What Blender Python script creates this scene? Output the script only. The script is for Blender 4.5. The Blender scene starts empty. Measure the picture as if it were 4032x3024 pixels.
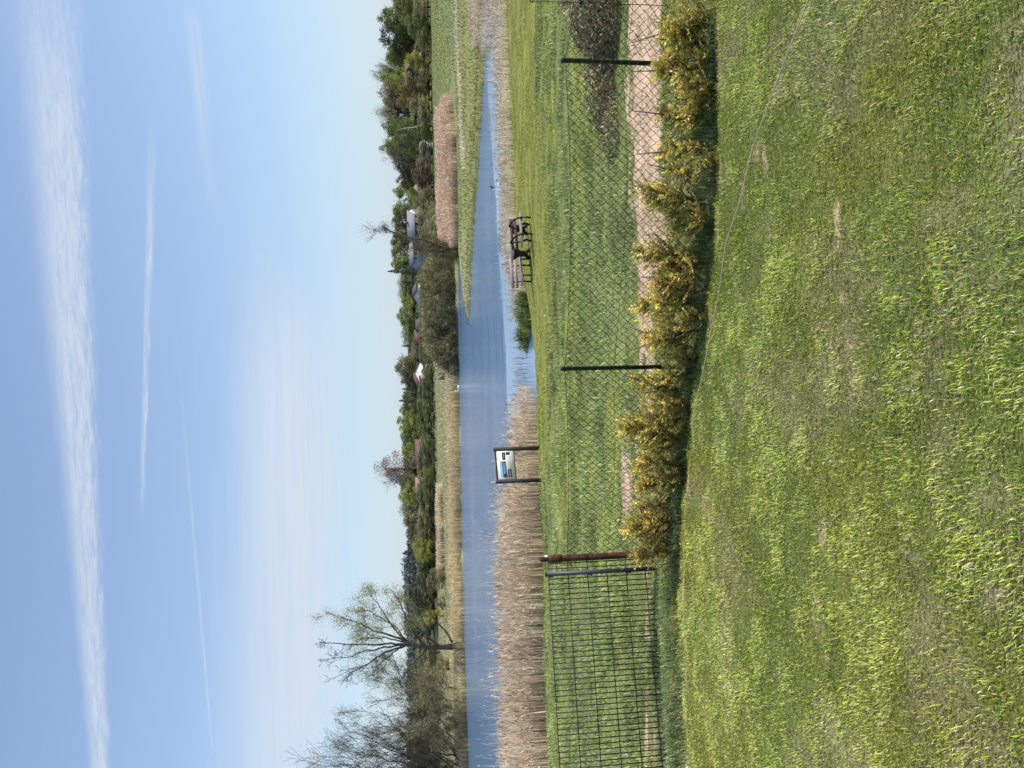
import bpy, math, random
import numpy as np
from mathutils import Vector, Matrix

random.seed(7)
RNG = np.random.default_rng(11)
scene = bpy.context.scene
COL = scene.collection
PI = math.pi

# ------------------------------------------------------------------ camera model
F_PX = 2900.0
PITCH = math.radians(7.19)
ROLL = math.radians(1.27)
_F = np.array([0, math.cos(PITCH), -math.sin(PITCH)])
_U = np.array([0, math.sin(PITCH), math.cos(PITCH)])
_R = np.array([1.0, 0, 0])
_r = math.cos(ROLL) * _R - math.sin(ROLL) * _U
_u = math.sin(ROLL) * _R + math.cos(ROLL) * _U
ZW = -4.9            # water level (camera is the origin)

def raydir(x, y):
    return _r * ((1512 - y) / F_PX) + _u * ((2016 - x) / F_PX) + _F

def P(x, y, d):
    v = raydir(x, y)
    return v * (d / v[1])

# ------------------------------------------------------------------ noise
def _hash(ix, iy, seed):
    n = (ix * 374761393 + iy * 668265263 + seed * 974634777) & 0xFFFFFFFF
    n = ((n ^ (n >> 13)) * 1274126177) & 0xFFFFFFFF
    n = n ^ (n >> 16)
    return (n & 0xFFFFFF) / float(0xFFFFFF)

def vnoise(x, y, seed=0):
    x = np.asarray(x, float); y = np.asarray(y, float)
    ix = np.floor(x).astype(np.int64); iy = np.floor(y).astype(np.int64)
    fx = x - ix; fy = y - iy
    fx = fx * fx * (3 - 2 * fx); fy = fy * fy * (3 - 2 * fy)
    a = _hash(ix, iy, seed); b = _hash(ix + 1, iy, seed)
    c = _hash(ix, iy + 1, seed); d = _hash(ix + 1, iy + 1, seed)
    return (a * (1 - fx) + b * fx) * (1 - fy) + (c * (1 - fx) + d * fx) * fy

def fbm(x, y, seed=0, oct=4):
    s = 0; a = 0.5; t = 0
    for k in range(oct):
        s = s + a * vnoise(x * 2 ** k + 17.3 * k, y * 2 ** k + 9.1 * k, seed + k * 31)
        t += a; a *= 0.5
    return s / t

def sst(a, b, x):
    t = np.clip((x - a) / (b - a), 0, 1)
    return t * t * (3 - 2 * t)

# ------------------------------------------------------------------ terrain
FAR = np.array([(6.2, 71.6), (8.5, 68.3), (13.5, 62), (17.5, 55.7), (22.2, 50.2), (25, 47), (60, 40),
                (900, 40), (6000, 40), (6000, 7000), (-6000, 7000), (-6000, 60), (-600, 78), (-120, 85), (-46, 89.5),
                (-33, 92.3), (-15.6, 92.6), (0, 91.4), (8, 90.5), (12.5, 89), (16.5, 86), (15.4, 83.5), (11.2, 78.5),
                (8.2, 74.6)])

def sdpoly(x, y, poly):
    d2 = np.full(x.shape, 1e18); ins = np.zeros(x.shape, bool)
    n = len(poly)
    for i in range(n):
        ax, ay = poly[i]; bx, by = poly[(i + 1) % n]
        ex, ey = bx - ax, by - ay
        wx, wy = x - ax, y - ay
        t = np.clip((wx * ex + wy * ey) / (ex * ex + ey * ey), 0, 1)
        d2 = np.minimum(d2, (wx - ex * t) ** 2 + (wy - ey * t) ** 2)
        c = ((ay <= y) & (by > y)) | ((by <= y) & (ay > y))
        with np.errstate(divide='ignore', invalid='ignore'):
            xi = ax + (y - ay) * ex / np.where(ey == 0, 1e-9, ey)
        ins ^= c & (x < xi)
    d = np.sqrt(d2)
    return np.where(ins, d, -d)

def terrain(x, y):
    x = np.asarray(x, float); y = np.asarray(y, float)
    wob = (fbm(x * 0.35, y * 0.35, 5, 3) - 0.5) * 1.6
    yy = y + wob * sst(18, 30, y)
    L = np.interp(yy, [-30, 0, 20, 30, 33, 40, 50], [0.2, -1.6, -3.70, -4.76, -5.15, -5.9, -6.3])
    R = np.interp(yy, [-30, 0, 20, 30, 36.5, 40, 46, 52], [0.2, -1.6, -3.70, -4.42, -4.76, -5.1, -5.6, -6.3])
    t = sst(1.0, 7.0, x)
    near = L * (1 - t) + R * t
    tr = sst(23.5, 28, x) * sst(30, 36, y)
    near = near * (1 - tr) + np.maximum(near, -4.74) * tr
    nearm = y < 130
    sd = sdpoly(x, y, FAR) + (fbm(x * 0.5, y * 0.5, 8, 3) - 0.5) * 1.2 * (y < 200)
    base = np.interp(y, [0, 150, 200, 260, 420, 900, 2000, 7000], [-4.64, -4.64, -4.1, -2.3, 0, 8, 16, 22])
    far = np.where(sd > 0, np.minimum(base, ZW - 0.02 + sd * 0.45), ZW + sd * 0.35)
    far = np.maximum(far, -6.4)
    z = np.maximum(np.where(nearm, near, -50), far)
    z = z + (fbm(x * 2.1, y * 2.1, 21, 3) - 0.5) * 0.05 * (y < 60) + (fbm(x * 11, y * 11, 23, 2) - 0.5) * 0.010 * (y < 9) + (fbm(x * 0.12, y * 0.12, 2, 3) - 0.5) * 0.12 * sst(8, 20, y) * (y < 40)
    # small step of soil along the foot of the hedge
    ye = hedge_edge(x)
    z = z - 0.03 * np.exp(-((y - ye - .05) / 0.14) ** 2)
    return z

HX = np.array([-9, -3.3, -1.96, -1.27, -0.6, -0.08, 0.4, 1.4, 2.58, 6])
HY = np.array([6.2, 6.34, 6.4, 6.25, 6.03, 5.77, 5.45, 5.02, 4.94, 4.7])
def hedge_edge(x):
    return np.interp(x, HX, HY)

def Zt(x, y):
    return float(terrain(np.array([x]), np.array([y]))[0])

def Gt(px, py):
    """world point where the ray through a photo pixel meets the terrain"""
    v = raydir(px, py)
    d = np.concatenate([np.linspace(1, 60, 1200), np.linspace(60.2, 600, 1500)])
    xs = v[0] / v[1] * d; zs = v[2] / v[1] * d
    k = np.argmax(zs < np.maximum(terrain(xs, d), ZW))
    return np.array([xs[k], d[k], terrain(xs[k:k + 1], d[k:k + 1])[0]])

# ------------------------------------------------------------------ mesh helpers
def fast_mesh(name, V, T, C=None, mat=None, parent=None, smooth=False):
    V = np.ascontiguousarray(V, dtype=np.float32); T = np.ascontiguousarray(T, dtype=np.int32)
    me = bpy.data.meshes.new(name)
    k = T.shape[1]
    me.vertices.add(len(V)); me.vertices.foreach_set('co', V.ravel())
    me.loops.add(T.size); me.loops.foreach_set('vertex_index', T.ravel())
    me.polygons.add(len(T))
    me.polygons.foreach_set('loop_start', np.arange(0, T.size, k, dtype=np.int32))
    me.polygons.foreach_set('loop_total', np.full(len(T), k, dtype=np.int32))
    if smooth:
        me.polygons.foreach_set('use_smooth', np.ones(len(T), dtype=bool))
    me.update(calc_edges=True)
    if C is not None:
        a = me.color_attributes.new('Col', 'FLOAT_COLOR', 'POINT')
        C = np.asarray(C, float)
        CC = np.ones((len(V), 4), np.float32); CC[:, :3] = np.clip(C, 0, 1)
        a.data.foreach_set('color', CC.ravel())
    if mat: me.materials.append(mat)
    ob = bpy.data.objects.new(name, me); COL.objects.link(ob)
    if parent: ob.parent = parent
    return ob

class MB:
    """collects shapes (numpy triangles, with optional colours)"""
    def __init__(s): s.V = []; s.T = []; s.C = []; s.n = 0
    def add(s, V, T, C=(0.5, 0.5, 0.5)):
        V = np.asarray(V, float); T = np.asarray(T, int)
        s.V.append(V); s.T.append(T + s.n)
        C = np.asarray(C, float)
        if C.ndim == 1: C = np.tile(C, (len(V), 1))
        s.C.append(C); s.n += len(V)
    def box(s, x0, x1, y0, y1, z0, z1, M=None, C=(0.5, 0.5, 0.5)):
        V = np.array([(x, y, z) for x in (x0, x1) for y in (y0, y1) for z in (z0, z1)], float)
        if M is not None:
            V = V @ np.array(M.to_3x3()).T + np.array(M.translation)
        q = [(0, 1, 3, 2), (4, 6, 7, 5), (0, 4, 5, 1), (2, 3, 7, 6), (0, 2, 6, 4), (1, 5, 7, 3)]
        T = [t for a, b, c, d in q for t in ((a, b, c), (a, c, d))]
        s.add(V, T, C)
    def tube(s, pts, rad, n=6, C=(0.5, 0.5, 0.5), cap=True):
        pts = np.asarray(pts, float); m = len(pts)
        rad = np.broadcast_to(np.asarray(rad, float), (m,))
        tg = np.gradient(pts, axis=0); tg /= np.linalg.norm(tg, axis=1, keepdims=True) + 1e-12
        ref = np.array([0, 0, 1.0]) if abs(tg[:, 2]).mean() < 0.8 else np.array([1.0, 0.13, 0])
        a = np.cross(tg, ref); a /= np.linalg.norm(a, axis=1, keepdims=True) + 1e-12
        b = np.cross(tg, a)
        th = np.arange(n) * 2 * PI / n
        V = (pts[:, None, :] + rad[:, None, None] * (np.cos(th)[None, :, None] * a[:, None, :] + np.sin(th)[None, :, None] * b[:, None, :])).reshape(-1, 3)
        T = []
        for i in range(m - 1):
            for j in range(n):
                p = i * n + j; q = i * n + (j + 1) % n
                T += [(p, q, q + n), (p, q + n, p + n)]
        if cap:
            V = np.vstack([V, pts[0], pts[-1]])
            c0, c1 = m * n, m * n + 1
            for j in range(n):
                T.append((c0, (j + 1) % n, j)); T.append((c1, (m - 1) * n + j, (m - 1) * n + (j + 1) % n))
        s.add(V, T, C)
    def lathe(s, prof, c=(0, 0, 0), n=16, C=(0.5, 0.5, 0.5), M=None):
        pr = np.asarray(prof, float); m = len(pr); th = np.arange(n) * 2 * PI / n
        V = np.stack([np.outer(pr[:, 0], np.cos(th)) + c[0], np.outer(pr[:, 0], np.sin(th)) + c[1], np.repeat(pr[:, 1][:, None], n, 1) + c[2]], -1).reshape(-1, 3)
        T = []
        for i in range(m - 1):
            for j in range(n):
                p = i * n + j; q = i * n + (j + 1) % n
                T += [(p, q, q + n), (p, q + n, p + n)]
        if M is not None: V = V @ np.array(M.to_3x3()).T + np.array(M.translation)
        s.add(V, T, C)
    def build(s, name, mat, parent=None, smooth=False):
        return fast_mesh(name, np.vstack(s.V), np.vstack(s.T), np.vstack(s.C), mat, parent, smooth)

def blades(pos, h, w, az, lean, col, facing=None, basek=0.55, bend=1.0):
    """grass / reed blades: 5 verts, 3 triangles each"""
    n = len(pos)
    d = np.stack([np.cos(az), np.sin(az), np.zeros(n)], 1)
    fa = az + PI / 2 if facing is None else facing
    s = np.stack([np.cos(fa), np.sin(fa), np.zeros(n)], 1)
    up = np.array([0, 0, 1.0])
    l1 = lean * 0.35; l2 = lean * (1 + 0.4 * bend)
    p1 = pos + h[:, None] * (0.5 * up * np.cos(l1)[:, None] + 0.5 * d * np.sin(l1)[:, None])
    p2 = p1 + h[:, None] * (0.5 * up * np.cos(l2)[:, None] + 0.5 * d * np.sin(l2)[:, None])
    hw = (w / 2)[:, None] * s
    V = np.stack([pos - hw, pos + hw, p1 - hw * 0.85, p1 + hw * 0.85, p2], 1).reshape(-1, 3)
    i = np.arange(n)[:, None] * 5
    T = np.stack([i + [0, 1, 3], i + [0, 3, 2], i + [2, 3, 4]], 1).reshape(-1, 3)
    k = np.array([basek, basek, 0.9, 0.9, 1.08])  # blade foot darkened: occlusion between blades put into the vertex colour
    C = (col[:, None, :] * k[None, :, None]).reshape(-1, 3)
    return V, T, C

def leafquads(pos, nrm, size, col, aspect=1.0, rng=RNG):
    n = len(pos)
    nrm = nrm / (np.linalg.norm(nrm, axis=1, keepdims=True) + 1e-9)
    r = rng.normal(size=(n, 3)); a = np.cross(nrm, r); a /= np.linalg.norm(a, axis=1, keepdims=True) + 1e-9
    b = np.cross(nrm, a)
    sa = (size / 2)[:, None] * a; sb = (size / 2 * aspect)[:, None] * b
    V = np.stack([pos - sa, pos - sb * 0.6 + sa * 0.1, pos + sa, pos + sb * 0.6 - sa * 0.1], 1).reshape(-1, 3)
    i = np.arange(n)[:, None] * 4
    T = np.stack([i + [0, 1, 2], i + [0, 2, 3]], 1).reshape(-1, 3)
    C = np.repeat(col, 4, axis=0)
    return V, T, C

def strokes(pos, dr, length, width, col):
    """thin flat twigs / needles: a triangle pair along direction dr"""
    n = len(pos)
    dr = dr / (np.linalg.norm(dr, axis=1, keepdims=True) + 1e-9)
    r = RNG.normal(size=(n, 3)); a = np.cross(dr, r); a /= np.linalg.norm(a, axis=1, keepdims=True) + 1e-9
    tip = pos + dr * length[:, None]; mid = pos + dr * (length * 0.45)[:, None]
    w = (width / 2)[:, None] * a
    V = np.stack([pos, mid - w, mid + w, tip], 1).reshape(-1, 3)
    i = np.arange(n)[:, None] * 4
    T = np.stack([i + [0, 1, 2], i + [1, 3, 2]], 1).reshape(-1, 3)
    return V, T, np.repeat(col, 4, axis=0)

# ------------------------------------------------------------------ materials
def nmat(name):
    m = bpy.data.materials.new(name); m.use_nodes = True
    nt = m.node_tree; nt.nodes.clear()
    out = nt.nodes.new('ShaderNodeOutputMaterial')
    return m, nt, out

def N(nt, t, **k):
    n = nt.nodes.new(t)
    for a, b in k.items():
        if a in n.inputs: n.inputs[a].default_value = b
        else: setattr(n, a, b)
    return n

def leaf_mat(name, trans=0.3, rough=0.6, gain=1.0, rnd=0.0, spec=0.25):
    m, nt, out = nmat(name)
    at = N(nt, 'ShaderNodeAttribute', attribute_name='Col')
    hsv = N(nt, 'ShaderNodeHueSaturation'); hsv.inputs['Value'].default_value = gain
    nt.links.new(at.outputs['Color'], hsv.inputs['Color'])
    if rnd:
        oi = N(nt, 'ShaderNodeObjectInfo')
        mr = N(nt, 'ShaderNodeMapRange'); mr.inputs[3].default_value = gain * (1 - rnd); mr.inputs[4].default_value = gain * (1 + rnd)
        nt.links.new(oi.outputs['Random'], mr.inputs[0]); nt.links.new(mr.outputs[0], hsv.inputs['Value'])
        mh = N(nt, 'ShaderNodeMapRange'); mh.inputs[3].default_value = 0.5 - 0.02; mh.inputs[4].default_value = 0.5 + 0.02
        mul = N(nt, 'ShaderNodeMath', operation='MULTIPLY'); mul.inputs[1].default_value = 7.13
        fr = N(nt, 'ShaderNodeMath', operation='FRACT')
        nt.links.new(oi.outputs['Random'], mul.inputs[0]); nt.links.new(mul.outputs[0], fr.inputs[0])
        nt.links.new(fr.outputs[0], mh.inputs[0]); nt.links.new(mh.outputs[0], hsv.inputs['Hue'])
    p = N(nt, 'ShaderNodeBsdfPrincipled'); p.inputs['Roughness'].default_value = rough
    p.inputs['Specular IOR Level'].default_value = spec
    nt.links.new(hsv.outputs[0], p.inputs['Base Color'])
    if trans:
        t = N(nt, 'ShaderNodeBsdfTranslucent'); nt.links.new(hsv.outputs[0], t.inputs['Color'])
        mx = N(nt, 'ShaderNodeMixShader'); mx.inputs[0].default_value = trans
        nt.links.new(p.outputs[0], mx.inputs[1]); nt.links.new(t.outputs[0], mx.inputs[2])
        nt.links.new(mx.outputs[0], out.inputs[0])
    else:
        nt.links.new(p.outputs[0], out.inputs[0])
    return m

def flat_mat(name, c, rough=0.6, metal=0.0, var=0.25, scale=12, bump=0.0, c2=None, spec=0.4):
    m, nt, out = nmat(name)
    tc = N(nt, 'ShaderNodeTexCoord')
    no = N(nt, 'ShaderNodeTexNoise'); no.inputs['Scale'].default_value = scale; no.inputs['Detail'].default_value = 6
    nt.links.new(tc.outputs['Object'], no.inputs['Vector'])
    mx = N(nt, 'ShaderNodeMix', data_type='RGBA')
    c2 = c2 or tuple(min(1, v * (1 + var)) for v in c)
    mx.inputs[6].default_value = (*[v * (1 - var) for v in c], 1); mx.inputs[7].default_value = (*c2, 1)
    cr = N(nt, 'ShaderNodeMapRange'); cr.inputs[1].default_value = 0.35; cr.inputs[2].default_value = 0.65
    nt.links.new(no.outputs[0], cr.inputs[0]); nt.links.new(cr.outputs[0], mx.inputs[0])
    p = N(nt, 'ShaderNodeBsdfPrincipled'); p.inputs['Roughness'].default_value = rough
    p.inputs['Metallic'].default_value = metal; p.inputs['Specular IOR Level'].default_value = spec
    nt.links.new(mx.outputs[2], p.inputs['Base Color'])
    if bump:
        b = N(nt, 'ShaderNodeBump'); b.inputs['Strength'].default_value = bump; b.inputs['Distance'].default_value = 0.02
        nt.links.new(no.outputs[0], b.inputs['Height']); nt.links.new(b.outputs[0], p.inputs['Normal'])
    nt.links.new(p.outputs[0], out.inputs[0])
    return m

M_grass = leaf_mat('grass_blades', 0.2, 0.5, gain=1.25, spec=0.3)
M_reed = leaf_mat('dry_reed', 0.42, 0.6)
M_leaf = leaf_mat('tree_leaf', 0.3, 0.6, gain=1.5, rnd=0.16)
M_leafh = leaf_mat('willow_leaf', 0.3, 0.6, gain=1.15)
M_thuja = leaf_mat('conifer_spray', 0.25, 0.5, gain=1.2)
M_bark = flat_mat('bark', (0.11, 0.088, 0.06), 0.9, scale=3, bump=0.4)
M_barkp = flat_mat('pale_bark', (0.30, 0.26, 0.22), 0.9, scale=3)
M_twig = flat_mat('bramble_stem', (0.14, 0.09, 0.06), 0.9, scale=9)
M_birch = flat_mat('birch_bark', (0.6, 0.58, 0.54), 0.8, scale=6)
M_green = flat_mat('green_coated_steel', (0.007, 0.035, 0.02), 0.4, var=0.2, scale=30, spec=0.5)
M_wire = flat_mat('green_wire', (0.007, 0.016, 0.007), 0.45, var=0.2, scale=30)
M_rust = flat_mat('rusted_steel', (0.085, 0.032, 0.018), 0.85, var=0.35, scale=18, bump=0.3, c2=(0.15, 0.06, 0.035))
M_rustd = flat_mat('dark_rust', (0.03, 0.012, 0.008), 0.8, var=0.3, scale=30)
M_anth = flat_mat('anthracite_steel', (0.035, 0.042, 0.055), 0.45, var=0.12, scale=20)
M_anthw = flat_mat('anthracite_wire', (0.008, 0.012, 0.010), 0.5, var=0.12, scale=20)
M_black = flat_mat('black_metal', (0.012, 0.010, 0.010), 0.6, var=0.2, scale=20)
M_signpost = flat_mat('sign_post_paint', (0.035, 0.028, 0.03), 0.7, var=0.2, scale=25)
M_white = flat_mat('white_print', (0.93, 0.94, 0.96), 0.9, var=0.01, scale=5, spec=0.05)
M_wood = flat_mat('weathered_plank', (0.33, 0.25, 0.23), 0.8, var=0.2, scale=20)
M_woodd = flat_mat('dark_plank', (0.08, 0.05, 0.045), 0.8, var=0.25, scale=20)
M_cord = flat_mat('straw_cord', (0.5, 0.46, 0.31), 0.8, var=0.15, scale=60)
M_redroof = flat_mat('red_tile_roof', (0.17, 0.075, 0.06), 0.9, var=0.25, scale=4)
M_pinkroof = flat_mat('pale_red_roof', (0.36, 0.19, 0.16), 0.9, var=0.15, scale=4)
M_greyroof = flat_mat('grey_roof', (0.24, 0.23, 0.245), 0.8, var=0.12, scale=2)
M_darkroof = flat_mat('dark_roof', (0.10, 0.08, 0.075), 0.85, var=0.2, scale=2)
M_wallw = flat_mat('white_render', (0.75, 0.73, 0.7), 0.85, var=0.05, scale=3)
M_wallb = flat_mat('grey_blue_render', (0.40, 0.40, 0.44), 0.85, var=0.08, scale=3)
M_wallp = flat_mat('pink_render', (0.36, 0.27, 0.23), 0.85, var=0.1, scale=3)
M_boards = flat_mat('grey_boards', (0.17, 0.155, 0.16), 0.85, var=0.15, scale=3)
M_glass = flat_mat('dark_window', (0.03, 0.035, 0.045), 0.15, var=0.2, scale=4)
M_feath = flat_mat('white_feathers', (0.8, 0.8, 0.78), 0.6, var=0.05, scale=20)
M_dfeath = flat_mat('dark_feathers', (0.03, 0.03, 0.035), 0.6, var=0.2, scale=20)
M_beak = flat_mat('orange_beak', (0.55, 0.2, 0.04), 0.5, var=0.1, scale=20)

def ground_mat():
    m, nt, out = nmat('ground_soil_and_turf')
    at = N(nt, 'ShaderNodeAttribute', attribute_name='Col')
    g = N(nt, 'ShaderNodeNewGeometry')
    n1 = N(nt, 'ShaderNodeTexNoise'); n1.inputs['Scale'].default_value = 45; n1.inputs['Detail'].default_value = 5
    n2 = N(nt, 'ShaderNodeTexNoise'); n2.inputs['Scale'].default_value = 2.2; n2.inputs['Detail'].default_value = 8; n2.inputs['Roughness'].default_value = 0.7
    nt.links.new(g.outputs['Position'], n1.inputs['Vector']); nt.links.new(g.outputs['Position'], n2.inputs['Vector'])
    ad = N(nt, 'ShaderNodeMath', operation='ADD'); nt.links.new(n1.outputs[0], ad.inputs[0]); nt.links.new(n2.outputs[0], ad.inputs[1])
    mr = N(nt, 'ShaderNodeMapRange'); mr.inputs[1].default_value = 0.65; mr.inputs[2].default_value = 1.35; mr.inputs[3].default_value = 0.55; mr.inputs[4].default_value = 1.4
    nt.links.new(ad.outputs[0], mr.inputs[0])
    vm = N(nt, 'ShaderNodeVectorMath', operation='SCALE')
    nt.links.new(at.outputs['Color'], vm.inputs[0]); nt.links.new(mr.outputs[0], vm.inputs['Scale'])
    p = N(nt, 'ShaderNodeBsdfPrincipled'); p.inputs['Roughness'].default_value = 0.95; p.inputs['Specular IOR Level'].default_value = 0.1
    nt.links.new(vm.outputs[0], p.inputs['Base Color'])
    b = N(nt, 'ShaderNodeBump'); b.inputs['Strength'].default_value = 0.6; b.inputs['Distance'].default_value = 0.02
    nt.links.new(ad.outputs[0], b.inputs['Height']); nt.links.new(b.outputs[0], p.inputs['Normal'])
    nt.links.new(p.outputs[0], out.inputs[0])
    return m

def water_mat():
    m, nt, out = nmat('pond_water')
    g = N(nt, 'ShaderNodeNewGeometry')
    sp = N(nt, 'ShaderNodeSeparateXYZ'); nt.links.new(g.outputs['Position'], sp.inputs[0])
    mp = N(nt, 'ShaderNodeMapping'); mp.inputs['Scale'].default_value = (0.8, 1.5, 1); mp.inputs['Rotation'].default_value = (0, 0, 0.2)
    nt.links.new(g.outputs['Position'], mp.inputs['Vector'])
    n1 = N(nt, 'ShaderNodeTexNoise'); n1.inputs['Scale'].default_value = 1.5; n1.inputs['Detail'].default_value = 5; n1.inputs['Roughness'].default_value = 0.7
    n2 = N(nt, 'ShaderNodeTexNoise'); n2.inputs['Scale'].default_value = 0.55; n2.inputs['Detail'].default_value = 2
    nt.links.new(mp.outputs[0], n1.inputs['Vector']); nt.links.new(mp.outputs[0], n2.inputs['Vector'])
    ad = N(nt, 'ShaderNodeMath', operation='MULTIPLY_ADD'); ad.inputs[1].default_value = 1.3
    nt.links.new(n2.outputs[0], ad.inputs[0]); nt.links.new(n1.outputs[0], ad.inputs[2])
    # calm strip close to the near shore: y < 41 + 0.35 x
    ma = N(nt, 'ShaderNodeMath', operation='MULTIPLY_ADD'); ma.inputs[1].default_value = -0.35  # low leaves darker: shade inside the heap painted into their colour
    nt.links.new(sp.outputs['X'], ma.inputs[0]); nt.links.new(sp.outputs['Y'], ma.inputs[2])
    nz = N(nt, 'ShaderNodeTexNoise'); nz.inputs['Scale'].default_value = 0.25; nz.inputs['Detail'].default_value = 3
    nt.links.new(g.outputs['Position'], nz.inputs['Vector'])
    m2 = N(nt, 'ShaderNodeMath', operation='MULTIPLY_ADD'); m2.inputs[1].default_value = 2.5
    nt.links.new(nz.outputs[0], m2.inputs[0]); nt.links.new(ma.outputs[0], m2.inputs[2])
    mr = N(nt, 'ShaderNodeMapRange'); mr.inputs[1].default_value = 42.0; mr.inputs[2].default_value = 43.5; mr.inputs[3].default_value = 0.04; mr.inputs[4].default_value = 1.0
    nt.links.new(m2.outputs[0], mr.inputs[0])
    wp = N(nt, 'ShaderNodeMapping'); wp.inputs['Scale'].default_value = (0.05, 0.16, 1); nt.links.new(g.outputs['Position'], wp.inputs['Vector'])
    wn = N(nt, 'ShaderNodeTexNoise'); wn.inputs['Scale'].default_value = 1.0; wn.inputs['Detail'].default_value = 4; nt.links.new(wp.outputs[0], wn.inputs['Vector'])
    wr = N(nt, 'ShaderNodeMapRange'); wr.inputs[1].default_value = 0.35; wr.inputs[2].default_value = 0.65; wr.inputs[3].default_value = 0.45; wr.inputs[4].default_value = 1.0
    nt.links.new(wn.outputs[0], wr.inputs[0])
    st = N(nt, 'ShaderNodeMath', operation='MULTIPLY'); nt.links.new(wr.outputs[0], st.inputs[1])
    nt.links.new(mr.outputs[0], st.inputs[0])
    b = N(nt, 'ShaderNodeBump'); b.inputs['Distance'].default_value = 0.24
    nt.links.new(st.outputs[0], b.inputs['Strength']); nt.links.new(ad.outputs[0], b.inputs['Height'])
    p = N(nt, 'ShaderNodeBsdfPrincipled'); p.inputs['Base Color'].default_value = (0.12, 0.21, 0.34, 1)
    p.inputs['Roughness'].default_value = 0.09; p.inputs['IOR'].default_value = 1.55
    nt.links.new(b.outputs[0], p.inputs['Normal'])
    nt.links.new(p.outputs[0], out.inputs[0])
    return m

# ------------------------------------------------------------------ tagging
def tag(o, label=None, cat=None, group=None, kind=None):
    if label: o['label'] = label
    if cat: o['category'] = cat
    if group: o['group'] = group
    if kind: o['kind'] = kind
    return o

def empty(name, loc, rz=0.0):
    o = bpy.data.objects.new(name, None); COL.objects.link(o)
    o.empty_display_size = 0.2
    o.location = loc; o.rotation_euler = (0, 0, rz)
    return o

# ------------------------------------------------------------------ ground sheet
def lawn_mix(x, y):
    """patch colours of the grass: yellow green, deep green, blue green, straw"""
    a = fbm(x * 0.9 + 3, y * 0.75, 41, 4); b = fbm(x * 2.3, y * 1.6, 57, 4); c = fbm(x * 1.1, y * 1.3, 77, 4)
    yel = 0.75 * sst(0.46, 0.66, a); blu = 0.35 * sst(0.55, 0.72, c) * (1 - yel); str_ = sst(0.55, 0.70, b)
    return yel, blu, str_

def dirt_mask(x, y):
    ye = hedge_edge(x)
    nz = fbm(x * 1.5, y * 3, 91, 4)
    nf = fbm(x * 9, y * 9, 95, 3)
    # sandy path behind the fence, right half; narrower towards the middle
    c = np.interp(x, [-1, 0.5, 1.5, 4, 8], [7.6, 7.45, 7.35, 7.3, 7.2]); hw = np.interp(x, [-1.0, 0.0, 0.8, 1.5, 4], [0.05, 0.42, 0.72, 0.92, 1.0])
    m = sst(0.0, 0.32, hw - np.abs(y - c) + (nz - 0.5) * 0.9 + (nf - 0.5) * 0.5)
    # bare patch near the rusty post and the worn line behind the mesh panel
    m = np.maximum(m, sst(0.0, 0.2, 0.30 - np.sqrt(((x + 1.25) / 2.0) ** 2 + ((y - 8.9) / 1.6) ** 2) + (nz - 0.5) * 0.5))
    m = np.maximum(m, 0.9 * sst(0.0, 0.1, 0.10 - np.abs(y - (7.75 - 0.12 * (x + 2))) + (nz - 0.5) * 0.12) * (x < -1.9))
    # worn line along the hedge on the lawn side, mostly centre-left
    m = np.maximum(m, 0.85 * sst(0.0, 0.10, 0.07 - np.abs(y - (ye - 0.13)) + (nz - 0.5) * 0.12) * sst(-2.6, -2.2, x) * (1 - sst(1.6, 2.2, x)))
    # thin worn spots in the lawn
    th = sst(0.67, 0.78, 0.7 * fbm(x * 1.5 + 5, y * 3.2, 123, 4) + 0.3 * fbm(x * 8, y * 11, 127, 3)) * (y < 6)
    m = np.maximum(m, th * 0.75)
    return np.clip(m * (0.65 + 0.7 * nf), 0, 1)

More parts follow.
